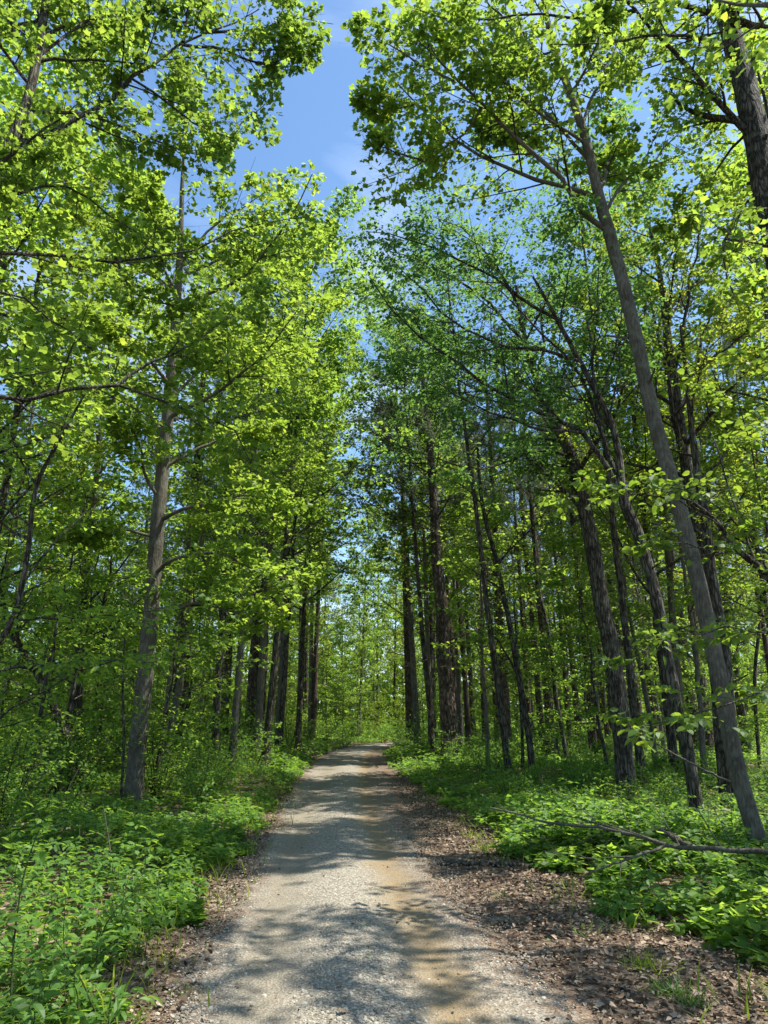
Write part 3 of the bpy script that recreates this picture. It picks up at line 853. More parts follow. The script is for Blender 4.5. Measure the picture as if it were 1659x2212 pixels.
hero('hardwood_tree', 'thick dark trunk leaning in at the upper right corner', 'tree',
     [(1760, 800, 9.9), (1695, 600, 10.2), (1660, 450, 10.4), (1630, 290, 10.6), (1592, 125, 10.8), (1553, 0, 11), (1520, -130, 11.2), (1500, -300, 11.4)],
     [66, 62, 58, 52, 44, 36, 30, 18],
     [([(1632, 322, 10.6), (1570, 235, 10.5), (1505, 165, 10.4), (1430, 85, 10.3), (1355, 5, 10.2), (1290, -60, 10)], 16),
      ([(1680, 75, 10.5), (1600, 48, 10.4), (1530, 20, 10.3), (1430, 5, 10.2), (1330, 0, 10)], 20),
      ([(1585, 110, 10.8), (1500, 80, 10.2), (1400, 80, 9.8), (1290, 100, 9.4), (1180, 95, 9.2)], 9),
      ([(1600, 170, 10.7), (1545, 110, 11.4), (1470, 85, 12), (1390, 90, 12.6)], 9),
      ([(1620, 250, 10.6), (1560, 350, 11.2), (1500, 450, 11.8), (1450, 520, 12.4)], 7),
      ([(1640, 380, 10.5), (1590, 470, 10.2), (1560, 560, 10), (1600, 680, 9.8)], 8),
      ([(1550, 0, 11), (1590, -60, 11.2), (1640, -100, 11.4)], 12),
      ([(1355, 5, 10.2), (1240, 40, 10), (1120, 30, 9.8), (1000, 50, 9.6), (900, 20, 9.5)], 8)],
     B_DARK, 'lobed', M_TULIP, .10, base_xy=(6.6, 9.6), auto=(5, .5, .98, 3.0, 60, .3, .6), sub=11, tw=7, lv=11, thin=.03, subL=.33, seed=52, nparts=250)

hero('hardwood_tree', 'dark rough trunk with crooked top behind the fallen branch', 'tree',
     [(1357, 1730, 16.9), (1340, 1560, 16.9), (1318, 1400, 16.9), (1298, 1300, 16.9), (1262, 1100, 16.9), (1230, 978, 16.9), (1190, 898, 16.9), (1155, 813, 16.9), (1130, 723, 16.9), (1115, 620, 16.9)],
     [42, 38, 36, 34, 31, 26, 20, 15, 11, 7],
     [([(1240, 990, 16.9), (1160, 975, 16.4), (1110, 990, 16), (1050, 1010, 15.6), (980, 1015, 15.2)], 9),
      ([(1228, 1015, 16.9), (1170, 1000, 17.6), (1120, 985, 18.2)], 8),
      ([(1190, 898, 16.9), (1100, 800, 16.4), (1020, 740, 16), (940, 700, 15.8)], 9),
      ([(1155, 813, 16.9), (1170, 720, 17.4), (1180, 620, 18), (1200, 520, 18.5)], 8),
      ([(1140, 760, 16.9), (1060, 660, 16.6), (980, 600, 16.4), (900, 560, 16.2), (830, 540, 16)], 9),
      ([(1120, 660, 16.9), (1070, 570, 17.2), (1010, 500, 17.4), (940, 470, 17.6)], 8)],
     B_DARK, 'ovate', M_FINE, .105, auto=(8, .5, .95, 3.4, 60, .35, .7), sub=10, tw=8, lv=10, seed=61, nparts=0)

hero('forked_tree', 'slim brown leaning tree that forks into several arching stems', 'tree',
     [(1511, 1800, 12.3), (1482, 1610, 12.3), (1445, 1450, 12.3), (1415, 1288, 12.3), (1380, 1163, 12.3), (1350, 1098, 12.3), (1336, 1033, 12.3), (1333, 985, 12.3), (1318, 920, 12.3), (1283, 848, 12.3), (1245, 773, 12.3), (1200, 688, 12.3), (1150, 600, 12.3)],
     [29, 26, 25, 24, 24, 24, 21, 16, 14, 13, 11, 9, 5],
     [([(1345, 1075, 12.3), (1300, 985, 12.2), (1262, 935, 12.1), (1150, 878, 11.9), (1030, 813, 11.7), (930, 743, 11.5), (860, 678, 11.4), (800, 600, 11.3)], 13),
      ([(1338, 1040, 12.3), (1305, 950, 12.6), (1285, 880, 12.8), (1250, 800, 13), (1180, 720, 13.2), (1100, 650, 13.4), (1030, 600, 13.6)], 12),
      ([(1318, 920, 12.3), (1285, 850, 12.5), (1278, 760, 12.7), (1275, 698, 12.9), (1295, 640, 13.1), (1300, 540, 13.3)], 9),
      ([(1245, 773, 12.3), (1180, 760, 12), (1080, 740, 11.6), (980, 690, 11.3), (890, 610, 11), (830, 540, 10.9)], 8),
      ([(1200, 688, 12.3), (1120, 640, 12.2), (1040, 580, 12), (950, 540, 11.8), (860, 510, 11.6), (790, 500, 11.4)], 8),
      ([(1283, 848, 12.3), (1320, 790, 12.8), (1340, 700, 13.4), (1350, 610, 14)], 8),
      ([(1262, 935, 12.1), (1180, 930, 11.8), (1090, 900, 11.5), (1000, 860, 11.2), (900, 790, 11)], 7)],
     B_DARK, 'ovate', M_FINE, .09, auto=(3, .66, .9, 2.6, 60, .3, .8), sub=13, tw=9, lv=10, subL=.36, seed=71, nparts=200, flare=1.2)

hero('hardwood_tree', 'dark trunk close behind the leaning grey tulip tree at right', 'tree',
     [(1570, 1700, 15.6), (1560, 1600, 15.6), (1540, 1380, 15.6), (1515, 1180, 15.6), (1482, 1010, 15.6), (1462, 860, 15.6), (1445, 740, 15.6), (1430, 620, 15.6), (1400, 480, 15.6)],
     [32, 30, 28, 27, 26, 22, 18, 12, 6],
     [([(1480, 1000, 15.6), (1462, 930, 15.3), (1440, 800, 15), (1415, 700, 14.8), (1400, 620, 14.6)], 14),
      ([(1470, 900, 15.6), (1500, 800, 15.8), (1530, 700, 16), (1570, 600, 16.2)], 10),
      ([(1455, 800, 15.6), (1480, 680, 15.4), (1500, 560, 15.2), (1520, 430, 15)], 10),
      ([(1440, 700, 15.6), (1490, 620, 15.9), (1560, 560, 16.2), (1620, 500, 16.4)], 8)],
     B_DARK, 'ovate', M_YELLOW, .095, auto=(12, .45, .97, 3.0, 58, .3, .6), sub=9, tw=7, lv=9, thin=-.08, seed=81, nparts=150)

hero('hardwood_tree', 'second dark trunk standing tight against the right edge tulip tree', 'tree',
     [(1594, 1735, 14.6), (1580, 1600, 14.6), (1563, 1420, 14.6), (1535, 1250, 14.6), (1520, 1110, 14.6), (1500, 980, 14.6), (1485, 840, 14.6)],
     [27, 25, 23, 21, 19, 15, 9], [],
     B_DARK, 'ovate', M_YELLOW, .085, auto=(9, .45, .98, 2.2, 58, .3, .6), sub=7, tw=6, lv=7, seed=83, top=[(0, 0, 1.5, .03)])

hero('crooked_tree', 'thin crooked dark tree right of the big roadside pine', 'tree',
     [(1152, 1690, 21.5), (1142, 1590, 21.5), (1128, 1500, 21.5), (1108, 1380, 21.5), (1088, 1280, 21.5), (1070, 1190, 21.5), (1052, 1120, 21.5), (1040, 1050, 21.5), (1035, 960, 21.5)],
     [15, 14, 13, 12, 11, 10, 9, 8, 5],
     [([(1120, 1450, 21.5), (1085, 1400, 21), (1040, 1340, 20.6), (1000, 1290, 20.3)], 6),
      ([(1075, 1215, 21.5), (1110, 1180, 21.2), (1160, 1130, 21), (1190, 1090, 20.8)], 5),
      ([(1045, 1090, 21.5), (1000, 1050, 21), (950, 1030, 20.6)], 5)],
     B_DARK, 'ovate', M_BROAD, .10, auto=(8, .45, .98, 2.2, 65, .2, .6), sub=6, tw=5, lv=7, seed=91, flat=.6)

hero('leaning_tree', 'pale thin trunk leaning across behind the tall tulip tree', 'tree',
     [(343, 1700, 20.1), (352, 1640, 20.1), (375, 1540, 20.1), (392, 1450, 20.1), (405, 1340, 20.1), (418, 1240, 20.1), (438, 1150, 20.1), (450, 1060, 20.1)],
     [16, 16, 15, 14, 13, 11, 8, 5],
     [([(405, 1340, 20.1), (440, 1290, 19.8), (500, 1260, 19.4)], 6)],
     B_TULIP, 'ovate', M_BROAD, .11, auto=(9, .5, .98, 2.6, 60, .2, .6), sub=6, tw=5, lv=7, seed=93, flat=.6)

hero('crooked_tree', 'dark crooked trunk curving up at the far left edge', 'tree',
     [(160, 1680, 17.5), (150, 1612, 17.5), (115, 1522, 17.5), (85, 1462, 17.5), (32, 1377, 17.5), (5, 1300, 17.5), (-20, 1200, 17.5), (-30, 1080, 17.5)],
     [20, 18, 16, 15, 14, 13, 11, 8],
     [([(85, 1462, 17.5), (120, 1400, 17.2), (160, 1330, 17), (200, 1280, 16.8)], 7)],
     B_DARK, 'ovate', M_BROAD, .11, auto=(9, .4, .98, 2.8, 60, .2, .7), sub=7, tw=5, lv=7, seed=95, flat=.6)

hero('forked_tree', 'stout forked trunk half hidden in leaves left of the tulip tree', 'tree',
     [(166, 1640, 20), (168, 1530, 20), (172, 1442, 20), (183, 1380, 20), (186, 1300, 20), (190, 1200, 20), (195, 1080, 20)],
     [24, 22, 20, 18, 15, 12, 7],
     [([(175, 1430, 20), (205, 1370, 19.6), (222, 1300, 19.3), (240, 1220, 19), (255, 1130, 18.8)], 10),
      ([(183, 1370, 20), (150, 1330, 20), (125, 1270, 20), (95, 1190, 20)], 8)],
     B_DARK, 'ovate', M_BROAD, .12, auto=(10, .4, .98, 3.2, 60, .3, .7), sub=7, tw=6, lv=7, seed=97, flat=.5)

hero('redbud_tree', 'low spreading tree with round leaves reaching in from the right edge', 'tree',
     [(1760, 1420, 8.4), (1690, 1290, 8.4), (1640, 1225, 8.4), (1590, 1180, 8.4), (1545, 1120, 8.35), (1500, 1085, 8.3), (1440, 1060, 8.2)],
     [30, 22, 17, 13, 9, 7, 4],
     [([(1570, 1150, 8.4), (1520, 1110, 8.2), (1450, 1075, 8), (1380, 1065, 7.8), (1300, 1062, 7.6), (1230, 1075, 7.5)], 5),
      ([(1690, 1290, 8.4), (1640, 1190, 8), (1580, 1120, 7.7), (1520, 1075, 7.5), (1440, 1050, 7.3)], 7),
      ([(1640, 1225, 8.4), (1590, 1100, 8.6), (1560, 1000, 8.8), (1520, 900, 9), (1500, 830, 9.2)], 7),
      ([(1600, 1190, 8.4), (1540, 1190, 8), (1460, 1170, 7.8), (1390, 1180, 7.6)], 5),
      ([(1760, 1420, 8.4), (1690, 1380, 8), (1600, 1360, 7.7), (1500, 1365, 7.5), (1430, 1390, 7.3), (1370, 1420, 7.2)], 6),
      ([(1760, 1500, 8.4), (1680, 1490, 8), (1600, 1500, 7.6), (1500, 1540, 7.4), (1420, 1560, 7.2), (1350, 1575, 7.1)], 6),
      ([(1700, 1300, 8.4), (1660, 1150, 8.2), (1630, 1000, 8), (1600, 880, 7.9), (1590, 800, 7.8)], 8),
      ([(1740, 1380, 8.4), (1700, 1200, 8), (1690, 1050, 7.6), (1660, 900, 7.3)], 8)],
     B_DARK, 'round', M_ROUND, .078, base_xy=(5.7, 8.2), auto=None, sub=8, tw=4, lv=7, subL=.26, thin=-.3, seed=101, nparts=300, flat=.75, lr=.8)

hero('sapling_tree', 'small tree with bright leaf sprays at the left edge below the bare branches', 'tree',
     [(-80, 1500, 11), (-30, 1420, 11), (30, 1340, 11), (60, 1200, 11), (80, 1050, 11), (140, 930, 11), (190, 840, 11)],
     [18, 16, 13, 11, 9, 7, 4],
     [([(-60, 1455, 11), (40, 1440, 10.6), (100, 1435, 10.3), (180, 1430, 10), (250, 1425, 9.8)], 6),
      ([(30, 1340, 11), (120, 1335, 10.6), (240, 1330, 10.3), (330, 1320, 10)], 6),
      ([(50, 1250, 11), (110, 1180, 11.4), (180, 1110, 11.8), (240, 1060, 12.2)], 6),
      ([(0, 1130, 11), (60, 1060, 10.8), (110, 980, 10.6), (150, 880, 10.4)], 8),
      ([(80, 1050, 11), (20, 960, 11), (-30, 880, 11)], 6),
      ([(-60, 1600, 11), (60, 1510, 10.6), (130, 1470, 10.4), (200, 1440, 10.2), (260, 1420, 10), (330, 1415, 9.8)], 6)],
     B_DARK, 'ovate', M_BROAD, .105, base_xy=(-6.6, 11), auto=(6, .4, 1.0, 1.8, 60, .1, .6), sub=7, tw=4, lv=7, subL=.3, seed=103, nparts=200, flat=.75)

# ------------------------------------------------------------------ trees of which there are many: a few kinds, each copy its own thing
def broad_kind(seed, H, r0, c0, nl, L, kind, mat, size, bark, ang=58, up=.35, flat=.45, sub=9, tw=7, lv=9, Lend=.45, sway=.02, subL=.42, cut=-.2):
    rs = np.random.RandomState(seed)
    K = 26
    t = np.linspace(0, 1, K)
    P = np.zeros((1, K, 3)); P[0, :, 2] = -.2 + t * (H + .2)
    P[0, :, :2] = np.cumsum(rs.normal(0, sway, (K, 2)), 0) * (t[:, None] ** .5)
    R = (r0 * (1 - t * .92) ** .9 * (1 + .35 * np.exp(-t * H / .3)))[None]
    tr = Geo().add(P, R, 12, .05).mesh('trunk', bark)
    LP, LR = grow(P, R, nl, c0, .985, L, ang, up, .09, 9, .45, 0.0, rs, Lend, .15)
    S1, R1 = grow(LP, LR, sub, .15, 1.0, np.clip(lens(LP)[:, None] * subL, .3, 2.2), 48, .1, .1, 6, .5, flat, rs, .5)
    S2, R2 = grow(S1, R1, tw, .15, 1.0, np.clip(lens(S1)[:, None] * .55, .2, .9), 45, 0, .12, 4, .5, flat, rs, .6)
    br = Geo().add(LP, LR, 5, .05).add(S1, R1, 3).add(S2, R2, 3).mesh('limbs', bark)
    Lv = Leaves(); Lv.add(*leaves_on(S2, lv, size, rs)); Lv.add(*leaves_on(S1, lv // 2, size, rs, t0=.5))
    lf = Lv.get()
    kk = clumps(lf[0], .9, cut, seed) | (rs.uniform(0, 1, len(lf[0])) < .12)
    cr = leaf_mesh('crown', kind, mat, *[q[kk] for q in lf], rs)
    return {'trunk': (tr, None), 'limbs': (br, 'stuff'), 'crown': (cr, 'stuff')}

def pine_kind(seed, H, r0, live=.55):
    rs = np.random.RandomState(seed)
    K = 30
    t = np.linspace(0, 1, K)
    P = np.zeros((1, K, 3)); P[0, :, 2] = -.2 + t * (H + .2)
    P[0, :, :2] = np.cumsum(rs.normal(0, .018, (K, 2)), 0)
    R = (r0 * (1 - t * .85) * (1 + .30 * np.exp(-t * H / .35)))[None]
    tr = Geo().add(P, R, 14, .05).mesh('trunk', B_PINE)
    D1, DR = grow(P, R, 16, .18, live + .05, 1.5, 82, .1, .14, 6, .16, 0, rs, 1.3, .2)
    D2, DR2 = grow(D1, DR, 4, .3, 1, .5, 50, .0, .15, 4, .5, .3, rs, .7)
    LP, LR = grow(P, R, 30, live, .985, 3.2, 72, .3, .10, 8, .25, 0, rs, .35, .2)
    S1, R1 = grow(LP, LR, 9, .25, 1, np.clip(lens(LP)[:, None] * .4, .3, 1.3), 45, .3, .12, 5, .5, .2, rs, .6)
    br = Geo().add(D1, DR, 5).add(D2, DR2, 3).add(LP, LR, 5).add(S1, R1, 3).mesh('limbs', B_PINE)
    n = 22
    N = len(S1)
    tips = np.concatenate([S1[:, -1], S1[:, -2], S1[:, -3], LP[:, -1], LP[:, -2]])
    tang = np.concatenate([norm(S1[:, -1] - S1[:, -2])] * 3 + [norm(LP[:, -1] - LP[:, -2])] * 2)
    x = norm(tang[:, None, :] * .7 + rs.normal(0, .6, (len(tips), n, 3)))
    p = tips[:, None, :] + tang[:, None, :] * rs.uniform(-.12, .12, (len(tips), n, 1))
    s = rs.uniform(.19, .31, (len(tips), n))
    nn = rs.normal(0, 1, (len(tips), n, 3))
    Lv = Leaves(); Lv.add(p.reshape(-1, 3), x.reshape(-1, 3), nn.reshape(-1, 3), s.reshape(-1))
    cr = leaf_mesh('crown', 'needle', M_NEEDLE, *Lv.get(), rs)
    return {'trunk': (tr, None), 'limbs': (br, 'stuff'), 'crown': (cr, 'stuff')}

def shrub_kind(seed, H, nst, kind, mat, size, spread=.5, sub=9, lv=13):
    rs = np.random.RandomState(seed)
    a = rs.uniform(0, 6.28, nst)
    K = 7
    t = np.linspace(0, 1, K)[None, :, None]
    d = np.stack([np.cos(a) * spread, np.sin(a) * spread, np.ones(nst)], 1) * rs.uniform(.6, 1.1, (nst, 1)) * H
    P = np.stack([np.cos(a), np.sin(a), np.full(nst, -.8)], 1)[:, None, :] * .06 + d[:, None, :] * t + np.cumsum(rs.normal(0, .03 * H, (nst, K, 3)), 1) * t
    R = np.repeat(np.linspace(.010, .003, K)[None], nst, 0) * (.6 + .4 * H)
    S1, R1 = grow(P, R, sub, .1, 1, .45 * H, 50, .1, .12, 5, .5, .5, rs, .5)
    st = Geo().add(P, R, 5).add(S1, R1, 3).mesh('stems', B_TWIG)
    Lv = Leaves(); Lv.add(*leaves_on(S1, lv, size, rs)); Lv.add(*leaves_on(P, lv, size, rs, t0=.3))
    return {'stems': (st, 'stuff'), 'foliage': (leaf_mesh('foliage', kind, mat, *Lv.get(), rs), 'stuff')}

AUTO = []
def place(kind, name, label, cat, x, y, rz=0.0, sc=1.0, group=None, lean=(0, 0), sz=None):
    T = thing(name, label, cat, (x, y, float(gz(x, y))), group)
    if group and 'behind the near' not in group and group != 'pines of the stand' and 'camera' not in group:
        look = {'crown': 'yellow green ' if kind.get('crown', (None,))[0] in YG else ''}['crown']
        AUTO.append((T, name, look, x, y))
    q = Matrix.Rotation(lean[0], 4, 'Y') @ Matrix.Rotation(lean[1], 4, 'X') @ Matrix.Rotation(rz, 4, 'Z')
    T.rotation_euler = q.to_euler()
    T.scale = (sc, sc, sz if sz else sc)
    for pn, (me, kd) in kind.items():
        o = obj(pn, me, T)
        if kd:
            o['kind'] = kd
    return T

rs = np.random.RandomState(77)
PINES = [pine_kind(201, 19, .26, .50), pine_kind(202, 20, .26, .46), pine_kind(203, 18.5, .26, .54), pine_kind(204, 20, .26, .44)]
BROAD = [broad_kind(301, 18, .125, .30, 24, 4.0, 'kite', M_BROAD, .15, B_DARK), broad_kind(302, 16, .11, .28, 24, 3.6, 'kite', M_BROAD, .15, B_TULIP),
         broad_kind(303, 19, .13, .34, 26, 4.2, 'kite', M_TULIP, .16, B_TULIP), broad_kind(304, 15, .10, .25, 22, 3.4, 'kite', M_YELLOW, .13, B_DARK)]
THIN = [broad_kind(305, 17, .125, .34, 18, 3.6, 'lobed_simple', M_BROAD, .11, B_DARK, sub=6, tw=4, lv=8), broad_kind(306, 19, .135, .4, 18, 3.8, 'lobed_simple', M_TULIP, .11, B_TULIP, sub=6, tw=4, lv=8)]
FINE = [broad_kind(307, 17.5, .10, .50, 24, 4.2, 'kite', M_FINE, .13, B_DARK, sub=9, tw=8, lv=9, Lend=.6, cut=.08), broad_kind(308, 16.5, .10, .48, 24, 4.0, 'kite', M_FINE, .12, B_DARK, sub=9, tw=8, lv=9, Lend=.6, cut=.08)]
UNDER = [broad_kind(401, 6.5, .05, .22, 17, 2.4, 'kite', M_BROAD, .115, B_DARK, ang=70, up=.12, flat=.75, sub=7, tw=4, lv=7, sway=.03),
         broad_kind(402, 5.0, .04, .18, 15, 2.0, 'kite', M_BROAD, .11, B_DARK, ang=68, up=.15, flat=.75, sub=7, tw=4, lv=7, sway=.04),
         broad_kind(403, 8.0, .06, .28, 18, 2.6, 'kite', M_TULIP, .12, B_TULIP, ang=66, up=.15, flat=.7, sub=7, tw=5, lv=7, sway=.03),
         broad_kind(404, 4.0, .03, .15, 14, 1.6, 'kite', M_YELLOW, .10, B_DARK, ang=65, up=.15, flat=.7, sub=6, tw=4, lv=7, sway=.04)]
SHRUB = [shrub_kind(501, 1.5, 7, 'ovate', M_GROUND, .09), shrub_kind(502, 1.1, 8, 'ovate', M_GROUND, .08, .7), shrub_kind(503, 2.0, 6, 'ovate', M_BROAD, .085, .4), shrub_kind(504, .8, 9, 'ovate', M_GROUND, .075, .8)]

YG = {BROAD[3]['crown'][0], UNDER[3]['crown'][0]}

# pines whose feet the picture shows: (x, y of the foot, trunk width there, distance, label)
FT = [
    (975, 1645, 40, 29.0, 'biggest pine, thick plated trunk at the right verge of the road'),
    (887, 1600, 19, 42.0, 'dark pine nearest the bend, left of the biggest roadside pine'),
    (937, 1612, 14, 40.0, 'slim pine just left of the biggest roadside pine'),
    (990, 1612, 15, 38.0, 'pine half hidden directly behind the biggest roadside pine'),
    (1014, 1612, 13, 37.0, 'pale sunlit slim pine first to the right of the biggest roadside pine'),
    (1024, 1580, 12, 50.0, 'thin dark pine close behind the pale sunlit slim one'),
    (1050, 1590, 15, 46.0, 'second dark pine to the right of the biggest roadside pine'),
    (1076, 1602, 15, 42.0, 'third dark pine to the right of the biggest roadside pine'),
    (1097, 1637, 23, 30.0, 'stout pine standing left of the thin crooked dark tree'),
    (1175, 1632, 14, 33.0, 'slim pine just right of the thin crooked dark tree'),
    (1192, 1642, 22, 30.0, 'stout pine between the thin crooked tree and the thin dark sapling trunk'),
    (1256, 1602, 14, 42.0, 'slim pine in the gap left of the leaning rough trunk'),
    (1286, 1627, 17, 34.0, 'pine just left of the dark rough trunk behind the fallen branch'),
    (1357, 1570, 20, 36.0, 'dark pine directly behind the dark rough trunk at right'),
    (1386, 1592, 17, 38.0, 'sunlit plated pine between the rough trunk and the forked tree'),
    (1416, 1570, 18, 40.0, 'dark pine behind the slim forked tree'),
    (1506, 1585, 24, 32.0, 'thick sunlit pine between the forked tree and the leaning tulip tree'),
    (482, 1625, 20, 34.0, 'straight pine between the tulip tree and the big left pine'),
    (458, 1622, 13, 38.0, 'slim pine just left of the straight pine past the tulip tree'),
    (541, 1590, 27, 33.0, 'biggest pine on the left side of the road'),
    (512, 1600, 11, 40.0, 'thin pine just left of the biggest left pine'),
    (602, 1575, 15, 44.0, 'pine halfway between the biggest left pine and the paired trunks'),
    (660, 1592, 10, 50.0, 'left one of the paired trunks by the left verge near the bend'),
    (674, 1605, 14, 46.0, 'right one of the paired trunks by the left verge near the bend'),
    (563, 1605, 12, 38.0, 'thin pine just right of the biggest left pine'),
    (376, 1660, 30, 27.0, 'dark stout pine right behind the leaning pale trunk'),
    (395, 1610, 13, 38.0, 'slim pine behind the dark stout trunk beside the tulip tree'),
]
def foot_at(px, Y):
    return at(px, 1560, Y)[0]
for k, (px, py, w, Y, lab) in enumerate(FT):
    p = at(px, py, Y)
    r = w / 2 / FP * (Y * .975)
    sc = np.clip(r / .26, .45, 2.0)
    kd = PINES[k % 4]
    lean = -rs.uniform(.02, .045) if px > 829 else rs.uniform(-.01, .02)
    T = place(kd, 'pine_tree', lab, 'tree', p[0], Y, rs.uniform(0, 6.28), sc, 'pines of the stand', (lean, rs.uniform(-.01, .01)), sz=rs.uniform(.9, 1.1))

# pines farther back, whose trunks fill the gaps
def free(x, y, lst, d):
    return all((x - a) ** 2 + (y - b) ** 2 > d * d for a, b in lst)
taken = [(at(px, py, Y)[0], Y) for (px, py, w, Y, l) in FT]
n = 0
while n < 96:
    side = rs.uniform() < .70
    Y = rs.uniform(31, 80) if side else rs.uniform(38, 85)
    lat = rs.uniform(4.6, 34) if side else -rs.uniform(4.0, 30)
    X = road_x(Y) * (Y < 44) + lat - 1.2 * (Y >= 44)
    if Y > 44 and -3.2 < X - road_x(Y) < 3.2: continue
    if Y > 44 and -4 < X < 3 and Y < 56: continue
    if abs(X) > .55 * Y or not free(X, Y, taken, 1.6): continue
    taken.append((X, Y)); n += 1
    lab = 'slender dark pine deep in the stand on the right side' if side else 'slender pine deep in the wood on the left side'
    place(PINES[n % 4], 'pine_tree', lab, 'tree', X, Y, rs.uniform(0, 6.28), rs.uniform(.42, .75), 'pines deep in the right stand' if side else 'pines deep in the left wood',
          (-.02 if side else .005, 0), sz=rs.uniform(.85, 1.1))

# broadleaf trees behind the near ones: (x, y, kind, scale, label)
BT = [
    (-8.5, 21, 2, 1.0, 'tall broadleaf tree behind and left of the tulip tree'),
    (-5.2, 24, 0, .95, 'broadleaf tree whose crown shows right of the tulip tree trunk'),
    (-12.5, 24, 1, 1.0, 'broadleaf tree far left behind the forked trunk'),
    (-4.4, 32, 2, .95, 'broadleaf tree leaning crown over the left verge beyond the paired pines'),
    (-9.0, 33, 1, 1.05, 'broadleaf tree deep behind the straight left pine'),
    (-14.5, 34, 0, 1.1, 'broadleaf tree deep at the far left of the wood'),
    (-4.6, 41, 1, 1.0, 'broadleaf tree on the left verge just before the bend'),
    (-19, 38, 2, 1.1, 'broadleaf tree at the left end of the background'),
    (8.5, 22, 5, 1.0, 'broadleaf tree behind the slim forked tree'),
    (12.5, 24, 3, 1.1, 'yellow green tree behind the right edge trunks'),
    (3.6, 36, 5, .95, 'broadleaf tree with crown over the right verge before the bend'),
    (9.5, 34, 1, 1.0, 'broadleaf tree deep in the right pine stand'),
    (15.5, 33, 3, 1.2, 'yellow green tree deep at the right edge'),
    (3.8, 45, 0, .95, 'broadleaf tree on the inside of the bend'),
    (-1.8, 56, 1, 1.0, 'broadleaf tree closing the view straight down the road'),
    (-5.5, 52, 3, 1.0, 'sunlit yellow green tree left of the bend'),
    (.8, 62, 3, 1.15, 'sunlit yellow green tree far behind the bend'),
    (-12, 50, 2, 1.1, 'distant broadleaf tree behind the biggest left pine'),
    (12, 50, 0, 1.1, 'distant broadleaf tree behind the stout right pines'),
    (-4.4, 27, 2, 1.12, 'tall broadleaf tree whose crown reaches over the road past the tulip tree'),
    (-4.3, 22, 2, .9, 'bright tree bending over the road right of the tall tulip tree', .03),
    (2.0, 32, 1, 1.1, 'tree bending over the road just beyond the biggest roadside pine', -.04),
    (-4.2, 31, 0, 1.1, 'tree bending over the road beyond the biggest left pine', .03),
    (1.5, 34, 2, 1.2, 'tall tree at the right verge whose crown closes the gap above the road', -.05),
    (-3.9, 25.5, 0, 1.15, 'tall tree at the left verge whose crown closes the gap above the road', .05),
    (-7.9, 13.6, 0, 1.1, 'tall tree just outside the left edge whose crown backs the dark limbs'),
    (-9.6, 17.5, 3, 1.25, 'tall yellow green tree behind the dark overhanging limbs'),
    (8.9, 14.2, 4, 1.1, 'tall thin crowned tree just outside the right edge behind the thick trunk'),
    (11.4, 18.6, 3, 1.35, 'tall yellow green tree filling the upper right behind the trunks'),
    (14.5, 23, 0, 1.2, 'tall broadleaf tree far behind the right edge trunks'),
    (3.3, 20.6, 6, 1.0, 'slim dark green tree whose fine leafed crown hangs over the road at right', -.09),
    (6.2, 18.8, 7, 1.08, 'slim dark green tree with fine leaves behind the slim forked tree', -.03),
    (8.0, 21.5, 3, 1.3, 'tall yellow green tree behind the leaning tulip tree', -.02),
    (1.9, 29.5, 6, 1.12, 'fine leafed dark tree leaning over the road in front of the pine nearest the bend', -.07),
    (2.9, 44, 1, 1.2, 'tall broadleaf tree whose crown reaches over the road from the right pines'),
    (-4.0, 36, 0, 1.2, 'broadleaf tree with crown meeting the right trees above the far road'),
    (2.4, 40, 4, 1.25, 'broadleaf tree with crown meeting the left trees above the far road'),
    (-4.4, 46, 2, 1.2, 'broadleaf tree on the outside of the bend'),
    (-10.5, 16.5, 2, .9, 'broadleaf tree at the left edge behind the bright leaf sprays'),
    (10.5, 17.5, 5, .9, 'thin crowned tree just behind the right edge trunks'),
    (20, 45, 2, 1.1, 'distant broadleaf tree at the right end of the background'),
]
for k, (x, y, kd, sc, lab, *ln) in enumerate(BT):
    place((BROAD + THIN + FINE)[kd], 'broadleaf_tree', lab, 'tree', x, y, rs.uniform(0, 6.28), sc, 'broadleaf trees behind the near ones', (ln[0] if ln else rs.uniform(-.03, .03), 0))
# unseen trees added beside and behind the camera to shade the track
for k, (x, y, kd, sc, wh) in enumerate([(5.3, 4.8, 1, 1.0, 'nearest on the right, leaning over the track'), (6.0, 6.5, 0, .9, 'second nearest on the right'), (8.6, .5, 0, 1.0, 'level with the camera on the right'), (12.5, 9.5, 1, 1.0, 'farthest ahead on the right'), (7.6, -4.5, 2, 1.05, 'behind the camera on the right'), (-8.5, 3.5, 1, 1.0, 'level with the camera on the left'), (-7.5, -4, 0, 1.0, 'behind the camera on the left')]):
    place(THIN[kd % 2], 'broadleaf_tree', 'added shade tree just outside the picture, ' + wh, 'tree', x, y, rs.uniform(0, 6.28), sc, 'added shade trees beside the camera', (-.2 if k == 0 else 0, 0))
# the far edge of the wood
for k in range(46):
    a = math.radians(-32 + 64 * (k + rs.uniform(.2, .8)) / 46)
    d = rs.uniform(66, 100)
    place(BROAD[k % 4], 'broadleaf_tree', 'far tree merging into the leafy backdrop of the wood', 'tree', d * math.sin(a), d * math.cos(a), rs.uniform(0, 6.28), rs.uniform(.9, 1.25), 'far trees of the leafy backdrop')

